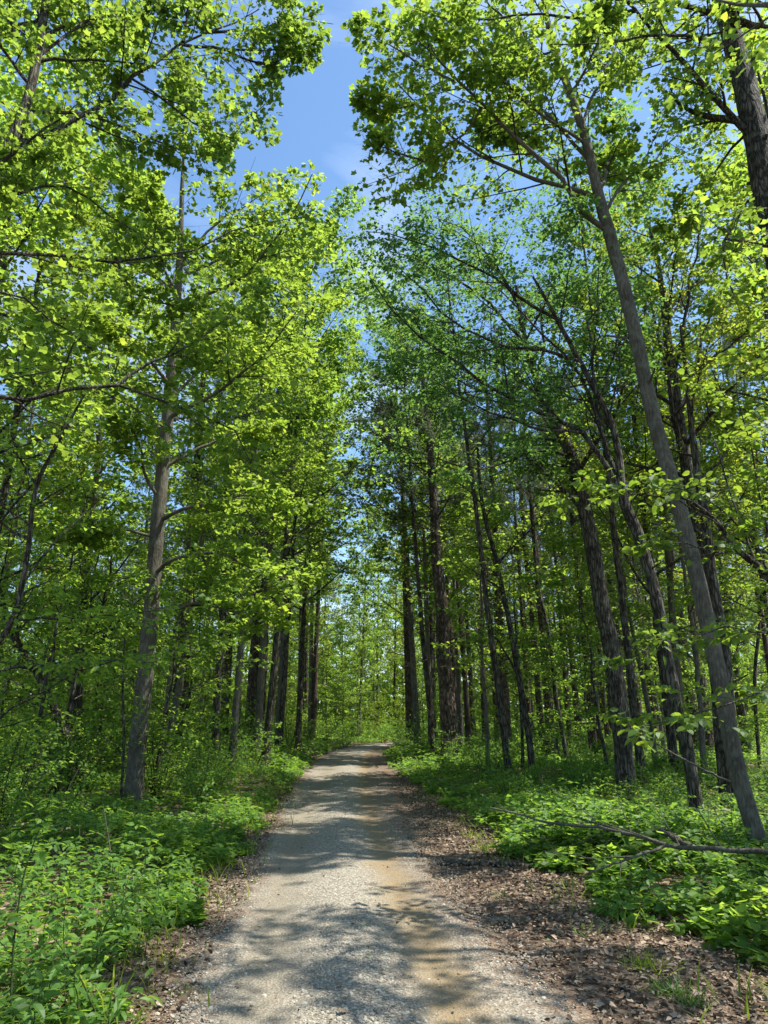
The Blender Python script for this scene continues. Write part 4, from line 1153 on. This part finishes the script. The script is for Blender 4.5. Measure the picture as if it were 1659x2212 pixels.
for k in range(70):
    a = math.radians(-30 + 60 * (k + rs.uniform(.1, .9)) / 70)
    d = rs.uniform(60, 74)
    place(UNDER[k % 4], 'young_tree', 'far young tree in the thicket that closes the view under the trees', 'tree', d * math.sin(a), d * math.cos(a), rs.uniform(0, 6.28), rs.uniform(1.0, 1.5), 'far young trees of the thicket')
def far_wood(rs):
    n = 36000
    a = np.radians(rs.uniform(-36, 36, n)); d = np.where(np.arange(n) < 22000, rs.uniform(96, 118, n), rs.uniform(78, 96, n))
    p = np.stack([d * np.sin(a), d * np.cos(a), np.zeros(n)], 1)
    top = 15 + 3 * np.sin(a * 31) + 2 * np.sin(a * 67 + 1)
    top = np.where(np.arange(n) < 22000, top, 6.5 + 1.5 * np.sin(a * 43))
    p[:, 2] = gz(p[:, 0], p[:, 1]) + top * rs.uniform(0, 1, n) ** .9
    x = rs.normal(0, 1, (n, 3)); nn = rs.normal(0, .6, (n, 3)); nn[:, 2] += .8
    L = Leaves(); L.add(p, x, nn, rs.uniform(.5, 1.1, n))
    return leaf_mesh('far_wood', 'kite', M_BROAD, *L.get(), rs)
o = obj('far_wood', far_wood(np.random.RandomState(55))); o['kind'] = 'stuff'; tag(o, 'far mass of foliage that closes off the wood behind everything', 'wood')
# understorey
ZL = 'young tree in the leafy understorey left of the road'
ZR = 'young tree in the understorey among the right pines'
ZC = 'young sunlit tree in the thicket where the road bends'
taken = []
def under(nmax, ylo, yhi, llo, lhi, side, lab, grp, kinds, dmin, slo=.8, shi=1.2):
    n = tries = 0
    while n < nmax and tries < 4000:
        tries += 1
        Y = rs.uniform(ylo, yhi)
        X = road_x(min(Y, 43)) + side * rs.uniform(llo, lhi)
        if abs(X) > .56 * Y + 1 or not free(X, Y, taken, dmin): continue
        if abs(X - road_x(Y)) < llo: continue
        if side > 0 and Y < 29.5 and 885 < project(np.array([[X, Y, 3.0]]))[0][0] < 1030: continue
        taken.append((X, Y)); n += 1
        k = kinds[rs.randint(len(kinds))]
        place(UNDER[k], 'young_tree', lab, 'tree', X, Y, rs.uniform(0, 6.28), rs.uniform(slo, shi), grp, (rs.uniform(-.08, .08) - .04 * side, 0))
under(20, 16, 30, 3.8, 14, -1, ZL, 'young trees left of the road', (0, 1, 2, 3), 1.5)
under(26, 30, 60, 3.4, 26, -1, ZL, 'young trees left of the road', (0, 1, 2), 2.0)
under(6, 18, 30, 7, 14, 1, ZR, 'young trees among the right pines', (0, 1), 2.4, .7, 1.0)
under(18, 36, 64, 3.5, 30, 1, ZR, 'young trees among the right pines', (0, 1, 2), 2.2)
under(9, 20, 35, 3.4, 13, 1, ZR, 'young trees among the right pines', (2,), 2.0, 1.15, 1.5)
for k in range(22):
    Y = rs.uniform(47, 64); X = rs.uniform(-7, 3)
    if abs(X - road_x(Y)) < 2.0: continue
    place(UNDER[(3, 3, 0, 2)[k % 4]], 'young_tree', ZC, 'tree', X, Y, rs.uniform(0, 6.28), rs.uniform(.7, 1.1), 'young trees where the road bends')

# thin bare saplings
def sapling(label, trunk, widths, seed):
    hero('sapling', label, 'tree', trunk, widths, [], B_DARK, 'ovate', M_BROAD, .09, auto=(7, .3, .98, 1.2, 60, .2, .8), sub=4, tw=3, lv=5, seed=seed, flat=.6, flare=1.1)
sapling('thin dark sapling trunk right of the two stout pines', [(1226, 1645, 27), (1200, 1500, 27), (1185, 1370, 27), (1160, 1250, 27), (1155, 1150, 27)], [10, 9, 8, 7, 4], 601)
sapling('very thin sapling between the stout pine and the crooked tree', [(1130, 1677, 22.5), (1128, 1560, 22.5), (1118, 1430, 22.5), (1110, 1300, 22.5)], [8, 7, 6, 3], 602)
sapling('thin dark sapling crossing in front of the right pines', [(1325, 1660, 24), (1338, 1560, 24), (1330, 1450, 24), (1300, 1330, 24)], [9, 8, 7, 4], 603)
sapling('slim pale sapling by the foot of the tall tulip tree', [(265, 1690, 15), (266, 1600, 15), (263, 1480, 15), (268, 1380, 15)], [6, 6, 5, 3], 604)
sapling('thin upright sapling at the right edge of the wood', [(1634, 1600, 26), (1630, 1480, 26), (1640, 1350, 26), (1650, 1200, 26)], [8, 8, 7, 5], 605)

# shrubs along both verges
taken = []
def shrubs(nmax, ylo, yhi, llo, lhi, side, lab, grp, kinds, dmin, slo, shi):
    n = tries = 0
    while n < nmax and tries < 3000:
        tries += 1
        Y = ylo + (yhi - ylo) * rs.uniform(0, 1) ** 1.2
        v = np.interp(Y, *(VEGL if side < 0 else VEGR))
        X = road_x(Y) + side * (v + llo + (lhi - llo) * rs.uniform(0, 1) ** 1.3)
        if abs(X) > .56 * Y or not free(X, Y, taken, dmin): continue
        u_, v_, d_ = project(np.array([[X, Y, .5]]))
        if side < 0 and Y < 15.6 and abs(u_[0] - 295) < 75: continue
        taken.append((X, Y)); n += 1
        place(SHRUB[kinds[rs.randint(len(kinds))]], 'shrub', lab, 'shrub', X, Y, rs.uniform(0, 6.28), rs.uniform(slo, shi), grp)
shrubs(60, 11, 32, 1.3, 11, -1, 'leafy green shrub in the undergrowth left of the road', 'shrubs left of the road', (0, 1, 2), .7, .7, 1.1)
shrubs(50, 30, 60, .4, 16, -1, 'far leafy shrub in the undergrowth left of the road', 'far shrubs left of the road', (0, 1, 2), .9, .9, 1.4)
shrubs(46, 12, 32, 1.2, 11, 1, 'low leafy shrub in the undergrowth under the right pines', 'shrubs under the right pines', (1, 3, 0), .9, .6, .9)
shrubs(50, 30, 62, .3, 20, 1, 'far leafy shrub in the undergrowth under the right pines', 'far shrubs under the right pines', (0, 1, 3), 1.0, .8, 1.2)

# ------------------------------------------------------------------ undergrowth: one mass of low plants
def undergrowth(rs):
    out_near = Leaves(); out_far = Leaves(); stems_P = []; stems_R = []
    def patch(N, ylo, yhi, pw, side, width, hlo, hhi, m, lsz, kindnear, edge=0.0):
        y = ylo + (yhi - ylo) * rs.uniform(0, 1, N) ** pw
        v = np.interp(y, *(VEGL if side < 0 else VEGR)) + edge
        lat = v + .15 * np.sin(y * 2.3) + .12 * np.sin(y * 5.7 + 1) + width * rs.uniform(0, 1, N) ** 1.25
        x = road_x(y) + side * lat
        k = np.abs(x) < .60 * y + .5
        k &= rs.uniform(0, 1, N) < .45 + .55 * smooth(-.5, .2, wob(x * 1.2, y * 1.1))
        x, y, lat = x[k], y[k], lat[k]; vv = v[k]
        n = len(x)
        h = rs.uniform(hlo, hhi, n) * (.45 + .55 * smooth(0, .8, lat - vv)) * (.78 + .5 * wob(x * .8 + 3, y * .9)) * np.where(rs.uniform(0, 1, n) < .08, 1.5, 1)
        h = np.maximum(h, .07)
        z = gz(x, y)
        tipx = x + rs.normal(0, .12, n) * h; tipy = y + rs.normal(0, .12, n) * h
        P = np.stack([np.stack([x, y, z - .02], 1), np.stack([(x + tipx) / 2, (y + tipy) / 2, z + h * .55], 1), np.stack([tipx, tipy, z + h], 1)], 1)
        a0 = rs.uniform(0, 6.28, (n, 1))
        a = a0 + np.arange(m)[None, :] * (2 * math.pi / min(m, 5)) + rs.normal(0, .25, (n, m))
        lvl = np.where(np.arange(m) < 5, 1.0, np.where(np.arange(m) < 10, .7, .42))[None, :]
        el = rs.normal(-.05, .28, (n, m))
        d = np.stack([np.cos(a) * np.cos(el), np.sin(a) * np.cos(el), np.sin(el)], -1)
        s = lsz * rs.uniform(.65, 1.2, (n, m)) * np.where(lvl < 1, 1.05, .95)
        f = lvl[..., None]
        p = P[:, 0][:, None, :] * (1 - f) + P[:, 2][:, None, :] * f + d * (s * .28)[..., None]
        nn = np.zeros((n, m, 3)); nn[..., 2] = 1
        nn = nn - d * 0 + rs.normal(0, .28, (n, m, 3))
        (out_near if kindnear else out_far).add(p.reshape(-1, 3), d.reshape(-1, 3), nn.reshape(-1, 3), s.reshape(-1))
        if kindnear:
            stems_P.append(P); stems_R.append(np.repeat(np.array([[.003, .0025, .0015]]), n, 0))
    patch(1500, 3.6, 11, 1.1, -1, 5.0, .22, .50, 13, .090, True)
    patch(1700, 4.0, 12, 1.1, 1, 5.2, .16, .32, 12, .112, True)
    patch(5200, 10, 26, 1.2, -1, 12, .22, .50, 10, .10, False)
    patch(6000, 10.5, 28, 1.2, 1, 13, .20, .45, 10, .105, False)
    patch(6500, 25, 62, 1.2, -1, 26, .3, .6, 8, .17, False)
    patch(7000, 26, 64, 1.2, 1, 28, .25, .55, 8, .17, False)
    patch(5000, 58, 100, 1.0, -1, 45, .5, 1.1, 8, .34, False)
    patch(5500, 58, 100, 1.0, 1, 45, .5, 1.1, 8, .34, False)
    g_ = Geo().add(np.concatenate(stems_P), np.concatenate(stems_R), 3)
    return out_near, out_far, g_
a, b, c = undergrowth(np.random.RandomState(900))
ap, ax, an, asz = a.get()
lob = clumps(ap * np.array([1, 1, 0]), .8, .22, 3.0)
U = bpy.data.objects.new('undergrowth', leaf_mesh('undergrowth', 'ovate', M_GROUND, ap[~lob], ax[~lob], an[~lob], asz[~lob]))
COL.objects.link(U); U['kind'] = 'stuff'; tag(U, 'carpet of low leafy plants covering both verges near the camera', 'undergrowth')
o = obj('stems', c.mesh('stems', B_STEM), U); o['kind'] = 'stuff'
o = obj('lobed_leaves', leaf_mesh('lobed_leaves', 'lobed_simple', M_BROAD, ap[lob], ax[lob], an[lob], asz[lob] * .95), U); o['kind'] = 'stuff'
def dead_stems(rs):
    n = 170
    y = rs.uniform(5, 24, n); sd = np.where(rs.uniform(0, 1, n) < .5, -1, 1)
    v = np.where(sd < 0, np.interp(y, *VEGL), np.interp(y, *VEGR))
    x = road_x(y) + sd * (v + rs.uniform(.2, 6, n))
    a = rs.uniform(0, 6.28, n); el = rs.uniform(.1, 1.4, n); L = rs.uniform(.4, 1.1, n)
    d = np.stack([np.cos(a) * np.cos(el), np.sin(a) * np.cos(el), np.sin(el)], 1)
    tt = np.linspace(0, 1, 5)[None, :, None]
    P = np.stack([x, y, gz(x, y) - .02], 1)[:, None] + d[:, None] * tt * L[:, None, None] + np.cumsum(rs.normal(0, .018, (n, 5, 3)), 1) * tt
    P[..., 2] += .1 * np.sin(tt[..., 0] * 3)
    return Geo().add(P, np.repeat(np.linspace(.006, .0025, 5)[None], n, 0), 4).mesh('dead_stems', B_DEAD)
o = obj('dead_stems', dead_stems(np.random.RandomState(67)), U); o['kind'] = 'stuff'
def verge_grass(rs):
    n = 5200
    y = 4 + 16 * rs.uniform(0, 1, n) ** 1.4
    sd = np.where(rs.uniform(0, 1, n) < .5, -1, 1)
    v = np.where(sd < 0, np.interp(y, *VEGL), np.interp(y, *VEGR))
    x = road_x(y) + sd * (v + rs.normal(.15, .35, n))
    k = clumps(np.stack([x, y, x * 0], 1), .9, .1, 1.0)
    x, y = x[k], y[k]; n = len(x)
    a = rs.uniform(0, 6.28, n); el = rs.uniform(.5, 1.45, n)
    d = np.stack([np.cos(a) * np.cos(el), np.sin(a) * np.cos(el), np.sin(el)], 1)
    nn = rs.normal(0, .3, (n, 3)); nn[:, 2] += 1
    L = Leaves(); L.add(np.stack([x, y, gz(x, y) - .005], 1), d, nn, rs.uniform(.06, .26, n))
    return leaf_mesh('grass_blades', 'blade', M_YELLOW, *L.get(), rs)
o = obj('grass_blades', verge_grass(np.random.RandomState(66)), U); o['kind'] = 'stuff'
U2 = bpy.data.objects.new('undergrowth', leaf_mesh('undergrowth', 'kite', M_GROUND, *b.get()))
COL.objects.link(U2); U2['kind'] = 'stuff'; tag(U2, 'carpet of low plants spreading back under the trees', 'undergrowth')

# ------------------------------------------------------------------ single plants in the left foreground and on the verges
def plant(label, path, Y, n_leaf, lsz, kind='lance', mat=M_GROUND, seed=0, side=3, r=.005, name='wild_plant', group=None):
    rs = np.random.RandomState(seed)
    pts = [at(px, py, Y) for px, py in path]
    pts[0][2] = float(gz(pts[0][0], Y))
    base = pts[0].copy()
    T = thing(name, label, 'plant', base, group)
    P = curve(pts, 12)[None]
    P[0, 1:] += np.cumsum(rs.normal(0, .004, (11, 3)), 0)
    R = np.linspace(r, r * .35, 12)[None]
    obj('stem', Geo().add(P - base, R, 5).mesh('stem', B_STEM), T)
    Lv = Leaves()
    if side:
        S, SR = grow(P, R, side, .25, .98, .32, 50, .15, .1, 6, .6, .3, rs, .7)
        o = obj('side_shoots', Geo().add(S - base, SR, 3).mesh('side_shoots', B_STEM), T)
        Lv.add(*leaves_on(S, max(4, n_leaf // 4), lsz, rs, t0=.2, tilt=.3, petiole=.15))
    Lv.add(*leaves_on(P, n_leaf, lsz, rs, t0=.25, tilt=.3, petiole=.15))
    p, x, n, s = Lv.get()
    y = np.cross(n, x)
    for i in range(len(p)):
        o = obj('leaf', single_leaf(kind, mat, i % 5), T)
        M = np.eye(4); M[:3, 0] = x[i] * s[i]; M[:3, 1] = y[i] * s[i]; M[:3, 2] = n[i] * s[i]; M[:3, 3] = p[i] - base
        o.matrix_local = Matrix(M.tolist())
    return T
plant('tall upright plant with narrow leaves, bottom left beside the leaning stem', [(140, 2185), (137, 2080), (137, 1973), (142, 1890)], 5.2, 26, .09, seed=1, side=6)
plant('leaning bare brown stem with leaves only near its foot, bottom left', [(222, 2205), (178, 2116), (137, 2045), (100, 1991)], 5.0, 8, .09, seed=2, side=0, r=.006)
plant('bright plant bending right over the litter edge, left foreground', [(200, 2110), (215, 2040), (240, 1975), (300, 1915)], 5.7, 26, .085, seed=3, side=7)
plant('tallest thin sapling at the left edge, hung with dark leaves', [(22, 2212), (27, 2075), (40, 1950), (60, 1847), (105, 1720)], 4.9, 34, .085, 'ovate', seed=4, side=7, r=.008)
plant('leafy plant at the litter edge, rightmost of the left foreground clump', [(310, 2090), (318, 2040), (330, 2000), (340, 1965)], 6.2, 20, .085, 'ovate', seed=5, side=6)
plant('small plant with broad leaves low at the bottom left corner', [(70, 2300), (72, 2230), (80, 2160), (92, 2120)], 4.5, 20, .085, 'ovate', seed=6, side=6)
plant('plant with wavy leaves at the bottom edge near the litter', [(235, 2260), (232, 2215), (238, 2170), (262, 2150)], 4.8, 12, .11, seed=7, side=3)
plant('dense leafy plant left of the tall upright plant', [(85, 2175), (88, 2100), (95, 2040), (100, 1990)], 5.3, 24, .085, 'ovate', seed=8, side=7)
plant('slim plant behind the bright bending one, left verge', [(260, 2040), (262, 1990), (270, 1930), (282, 1880)], 6.6, 22, .085, seed=9, side=6)
plant('plant standing back in shade at the left edge', [(30, 2050), (34, 1980), (30, 1900), (38, 1830)], 6.3, 26, .085, 'ovate', seed=10, side=7)
plant('leafy seedling in front of the tall thin sapling', [(170, 2230), (172, 2160), (165, 2110), (170, 2060)], 4.9, 20, .085, seed=11, side=6)
plant('light green plant under the fallen branch, right verge', [(1300, 1760), (1305, 1735), (1312, 1712), (1318, 1690)], 13.8, 16, .15, seed=12, side=5, mat=M_YELLOW)
plant('light green seedling left of the rough trunk, right verge', [(1395, 1790), (1398, 1765), (1402, 1742), (1410, 1725)], 12.2, 14, .14, seed=13, side=4, mat=M_YELLOW)
plant('small broad leaved seedling alone on the right litter', [(1460, 2110), (1461, 2100), (1463, 2090), (1464, 2080)], 6.0, 7, .09, 'ovate', seed=14, side=0)
plant('tiny bright seedling in the litter right of the gravel', [(1188, 2040), (1189, 2034), (1190, 2030), (1192, 2025)], 6.7, 6, .07, 'ovate', seed=15, side=0)

# grass tufts
def tuft(label, px, py, n, L, seed, mat):
    rs = np.random.RandomState(seed)
    X, Y = on_ground(px, py)
    T = thing('grass_tuft', label, 'grass', (X, Y, max(float(gz(X, Y)), float(road_z(X - road_x(Y), Y)) if abs(X - road_x(Y)) < 1.1 else -1)), 'grass tufts along the track')
    a = rs.uniform(0, 6.28, n); el = rs.uniform(.5, 1.4, n)
    d = np.stack([np.cos(a) * np.cos(el), np.sin(a) * np.cos(el), np.sin(el)], 1)
    p = np.stack([rs.normal(0, .06, n), rs.normal(0, .06, n), np.full(n, -.005)], 1)
    nn = rs.normal(0, .3, (n, 3)); nn[:, 2] += 1
    Lv = Leaves(); Lv.add(p, d, nn, L * rs.uniform(.5, 1.2, n))
    o = obj('blades', leaf_mesh('blades', 'blade', mat, *Lv.get(), rs), T); o['kind'] = 'stuff'
tuft('dry grass tuft on the right litter near the bottom', 1395, 2100, 90, .16, 1, M_YELLOW)
tuft('green grass tuft at the lower right among dead leaves', 1440, 2150, 80, .14, 2, M_GROUND)
tuft('low grass patch at the lower right corner', 1500, 2180, 70, .12, 3, M_GROUND)
tuft('grass strip beside the log tip, right verge', 1020, 1810, 90, .12, 4, M_YELLOW)
tuft('sparse grass next to the log on the right verge', 1050, 1835, 80, .12, 5, M_YELLOW)
tuft('tall grass blades beside the left foreground clump', 352, 2000, 24, .34, 6, M_GROUND)
tuft('little grass tuft at the left gravel edge', 405, 2160, 30, .08, 7, M_YELLOW)
tuft('faint green tuft in the stony middle of the track', 780, 2010, 40, .05, 8, M_GROUND)
tuft('faint tuft in the stony middle close to the camera', 800, 2080, 36, .05, 9, M_YELLOW)
tuft('grass sprigs in the leaf litter right of the tan rut', 1075, 1940, 14, .14, 10, M_GROUND)
tuft('thin grass sprigs in the leaf litter farther right', 1268, 2020, 18, .14, 11, M_GROUND)
tuft('green tuft by the left verge at the litter edge', 368, 2070, 40, .12, 12, M_YELLOW)

# ------------------------------------------------------------------ fallen wood
def wood(name, label, cat, main, r0, r1, sides=(), mat=B_DEAD, seed=0, ground=False, ntw=0):
    rs = np.random.RandomState(seed)
    def pts(pp):
        out = []
        for q in pp:
            if len(q) == 2:
                X, Y = on_ground(*q)
                out.append(np.array([X, Y, float(gz(X, Y)) + .03]))
            else:
                out.append(at(*q))
        return out
    m = pts(main)
    base = m[0].copy(); base[2] = float(gz(base[0], base[1]))
    T = thing(name, label, cat, base)
    P = curve(m, 22)[None]
    P[0] += rs.normal(0, .006, P[0].shape)
    R = np.linspace(r0, r1, 22)[None]
    obj('stem', Geo().add(P - base, R, 8, .08).mesh('stem', mat), T)
    allP = [P[0]]; 
    for sp, w in sides:
        c = curve(pts(sp), 12)[None]
        c[0] += rs.normal(0, .006, c[0].shape)
        obj('branch', Geo().add(c - base, np.linspace(w, w * .3, 12)[None], 6, .06).mesh('branch', mat), T)
        S, SR = grow(c, np.linspace(w, w * .3, 12)[None], 4, .2, 1, .5, 45, .0, .08, 5, .5, .2, rs, .6)
        obj('twigs', Geo().add(S - base, SR, 4).mesh('twigs', mat), T)['kind'] = 'stuff'
    if ntw:
        S, SR = grow(P, R, ntw, .3, 1, .9, 45, .15, .08, 6, .4, .2, rs, .6)
        obj('twigs', Geo().add(S - base, SR, 4).mesh('twigs', mat), T)['kind'] = 'stuff'
wood('fallen_branch', 'long grey fallen branch with many side twigs lying over the right undergrowth', 'fallen branch',
     [(1720, 1842, 7.7), (1659, 1839, 7.9), (1550, 1834, 8.2), (1440, 1826, 8.6), (1380, 1806, 9.0), (1280, 1786, 9.6), (1195, 1780, 10.1), (1130, 1762, 10.5), (1060, 1745, 10.9)], .028, .011,
     [([(1440, 1828, 8.6), (1355, 1856, 8.4), (1280, 1882, 8.3), (1245, 1902, 8.3)], .019),
      ([(1400, 1812, 8.9), (1340, 1795, 9.3), (1280, 1775, 9.8), (1225, 1762, 10.2), (1180, 1750, 10.6)], .016),
      ([(1195, 1780, 10.1), (1150, 1790, 10), (1105, 1806, 9.9)], .012),
      ([(1470, 1829, 8.5), (1440, 1780, 8.6), (1410, 1740, 8.7), (1370, 1715, 8.8)], .008),
      ([(1560, 1834, 8.2), (1520, 1770, 8.3), (1490, 1730, 8.4), (1450, 1690, 8.5)], .008),
      ([(1300, 1790, 9.5), (1260, 1750, 9.6), (1215, 1718, 9.7), (1170, 1690, 9.8)], .007),
      ([(1290, 1858, 8.4), (1230, 1845, 8.6), (1170, 1838, 8.8)], .009)], seed=1, ntw=7, mat=B_TULIP)
wood('fallen_log', 'short dark log lying on the leaf litter at the right road edge', 'log', [(945, 1866), (1000, 1868), (1070, 1872), (1162, 1876)], .026, .034, mat=B_DARK, seed=2)
wood('fallen_log', 'thin log pointing out of the undergrowth under the fallen branch tip', 'log', [(1008, 1790), (1060, 1800), (1120, 1812), (1190, 1822)], .022, .03, mat=B_DARK, seed=3)
wood('fallen_stick', 'broken thick stick lying under the fallen branch near the tulip tree', 'stick', [(1415, 1789, 9.6), (1450, 1806, 9.4), (1485, 1824, 9.2), (1555, 1856, 8.9)], .035, .03, seed=4)
wood('hanging_branch', 'pale dead branch sloping down against the leaning tulip tree', 'dead branch',
     [(1602, 1700, 10.0), (1540, 1672, 10.1), (1480, 1642, 10.2), (1385, 1592, 10.4), (1355, 1594, 10.5)], .018, .008, [([(1480, 1642, 10.2), (1430, 1630, 10.3), (1390, 1600, 10.4)], .006)], seed=5)
wood('fallen_stick', 'thin stick on the right litter just beyond the dark log', 'stick', [(1045, 1849), (1080, 1848), (1112, 1846)], .012, .016, seed=6)
wood('fallen_stick', 'small twig in the leaf litter right of the tan rut', 'stick', [(1130, 1910), (1170, 1918), (1235, 1933)], .010, .006, seed=7, mat=B_DARK)
wood('fallen_stick', 'small twig lying on the left litter strip', 'stick', [(300, 2170), (345, 2150), (400, 2138)], .006, .004, seed=8)
wood('fallen_stick', 'bent twig at the left gravel edge', 'stick', [(462, 2068), (470, 2058), (474, 2050)], .009, .006, seed=9)
wood('fallen_stick', 'twig lying flat in the lower right leaf litter', 'stick', [(1310, 2150), (1350, 2165), (1400, 2190)], .008, .005, seed=10, mat=B_DARK)

# ------------------------------------------------------------------ labels that tell the look-alikes apart
MARKS = [(0, 'the left picture edge'), (125, 'the crooked far left trunk'), (168, 'the forked left trunk'), (300, 'the tall tulip tree'), (385, 'the pale leaning trunk'), (482, 'the straight left pine'), (541, 'the biggest left pine'),
         (667, 'the paired left trunks'), (770, 'the road bend'), (887, 'the pine nearest the bend'), (965, 'the biggest roadside pine'), (1075, 'the third dark pine'), (1140, 'the thin crooked tree'),
         (1200, 'the thin dark sapling'), (1335, 'the dark rough trunk'), (1480, 'the slim forked tree'), (1575, 'the leaning tulip tree'), (1659, 'the right picture edge')]
NOUN = {'pine_tree': 'slender pine', 'broadleaf_tree': 'broadleaf tree', 'young_tree': 'young tree', 'shrub': 'leafy shrub'}
ORD = ['', 'second', 'third', 'fourth', 'fifth', 'sixth', 'seventh', 'eighth', 'ninth', 'tenth', 'eleventh', 'twelfth', 'thirteenth', 'fourteenth', 'fifteenth']
seen = {}
for T, name, look, x, y in AUTO:
    u, v, dep = project(np.array([[x, y, 1.0]]))
    px = float(u[0])
    m = min(MARKS, key=lambda q: abs(q[0] - px))
    side = 'right of' if px > m[0] else 'left of'
    if m[0] in (0, 1659): side = 'near'
    depth = 'standing close' if y < 20 else 'some way back' if y < 32 else 'far back' if y < 50 else 'in backdrop'
    seen.setdefault((look + NOUN[name], depth, side, m[1]), []).append((px, T))
for (noun, depth, side, mark), lst in seen.items():
    lst.sort(key=lambda q: q[0])
    for i, (px, T) in enumerate(lst):
        T['label'] = (noun + ' ' + depth + ' ' + side + ' ' + mark) if len(lst) == 1 else (noun + ', ' + ('first' if i == 0 else ORD[min(i, 14)]) + ' from left, ' + depth + ' ' + side + ' ' + mark)
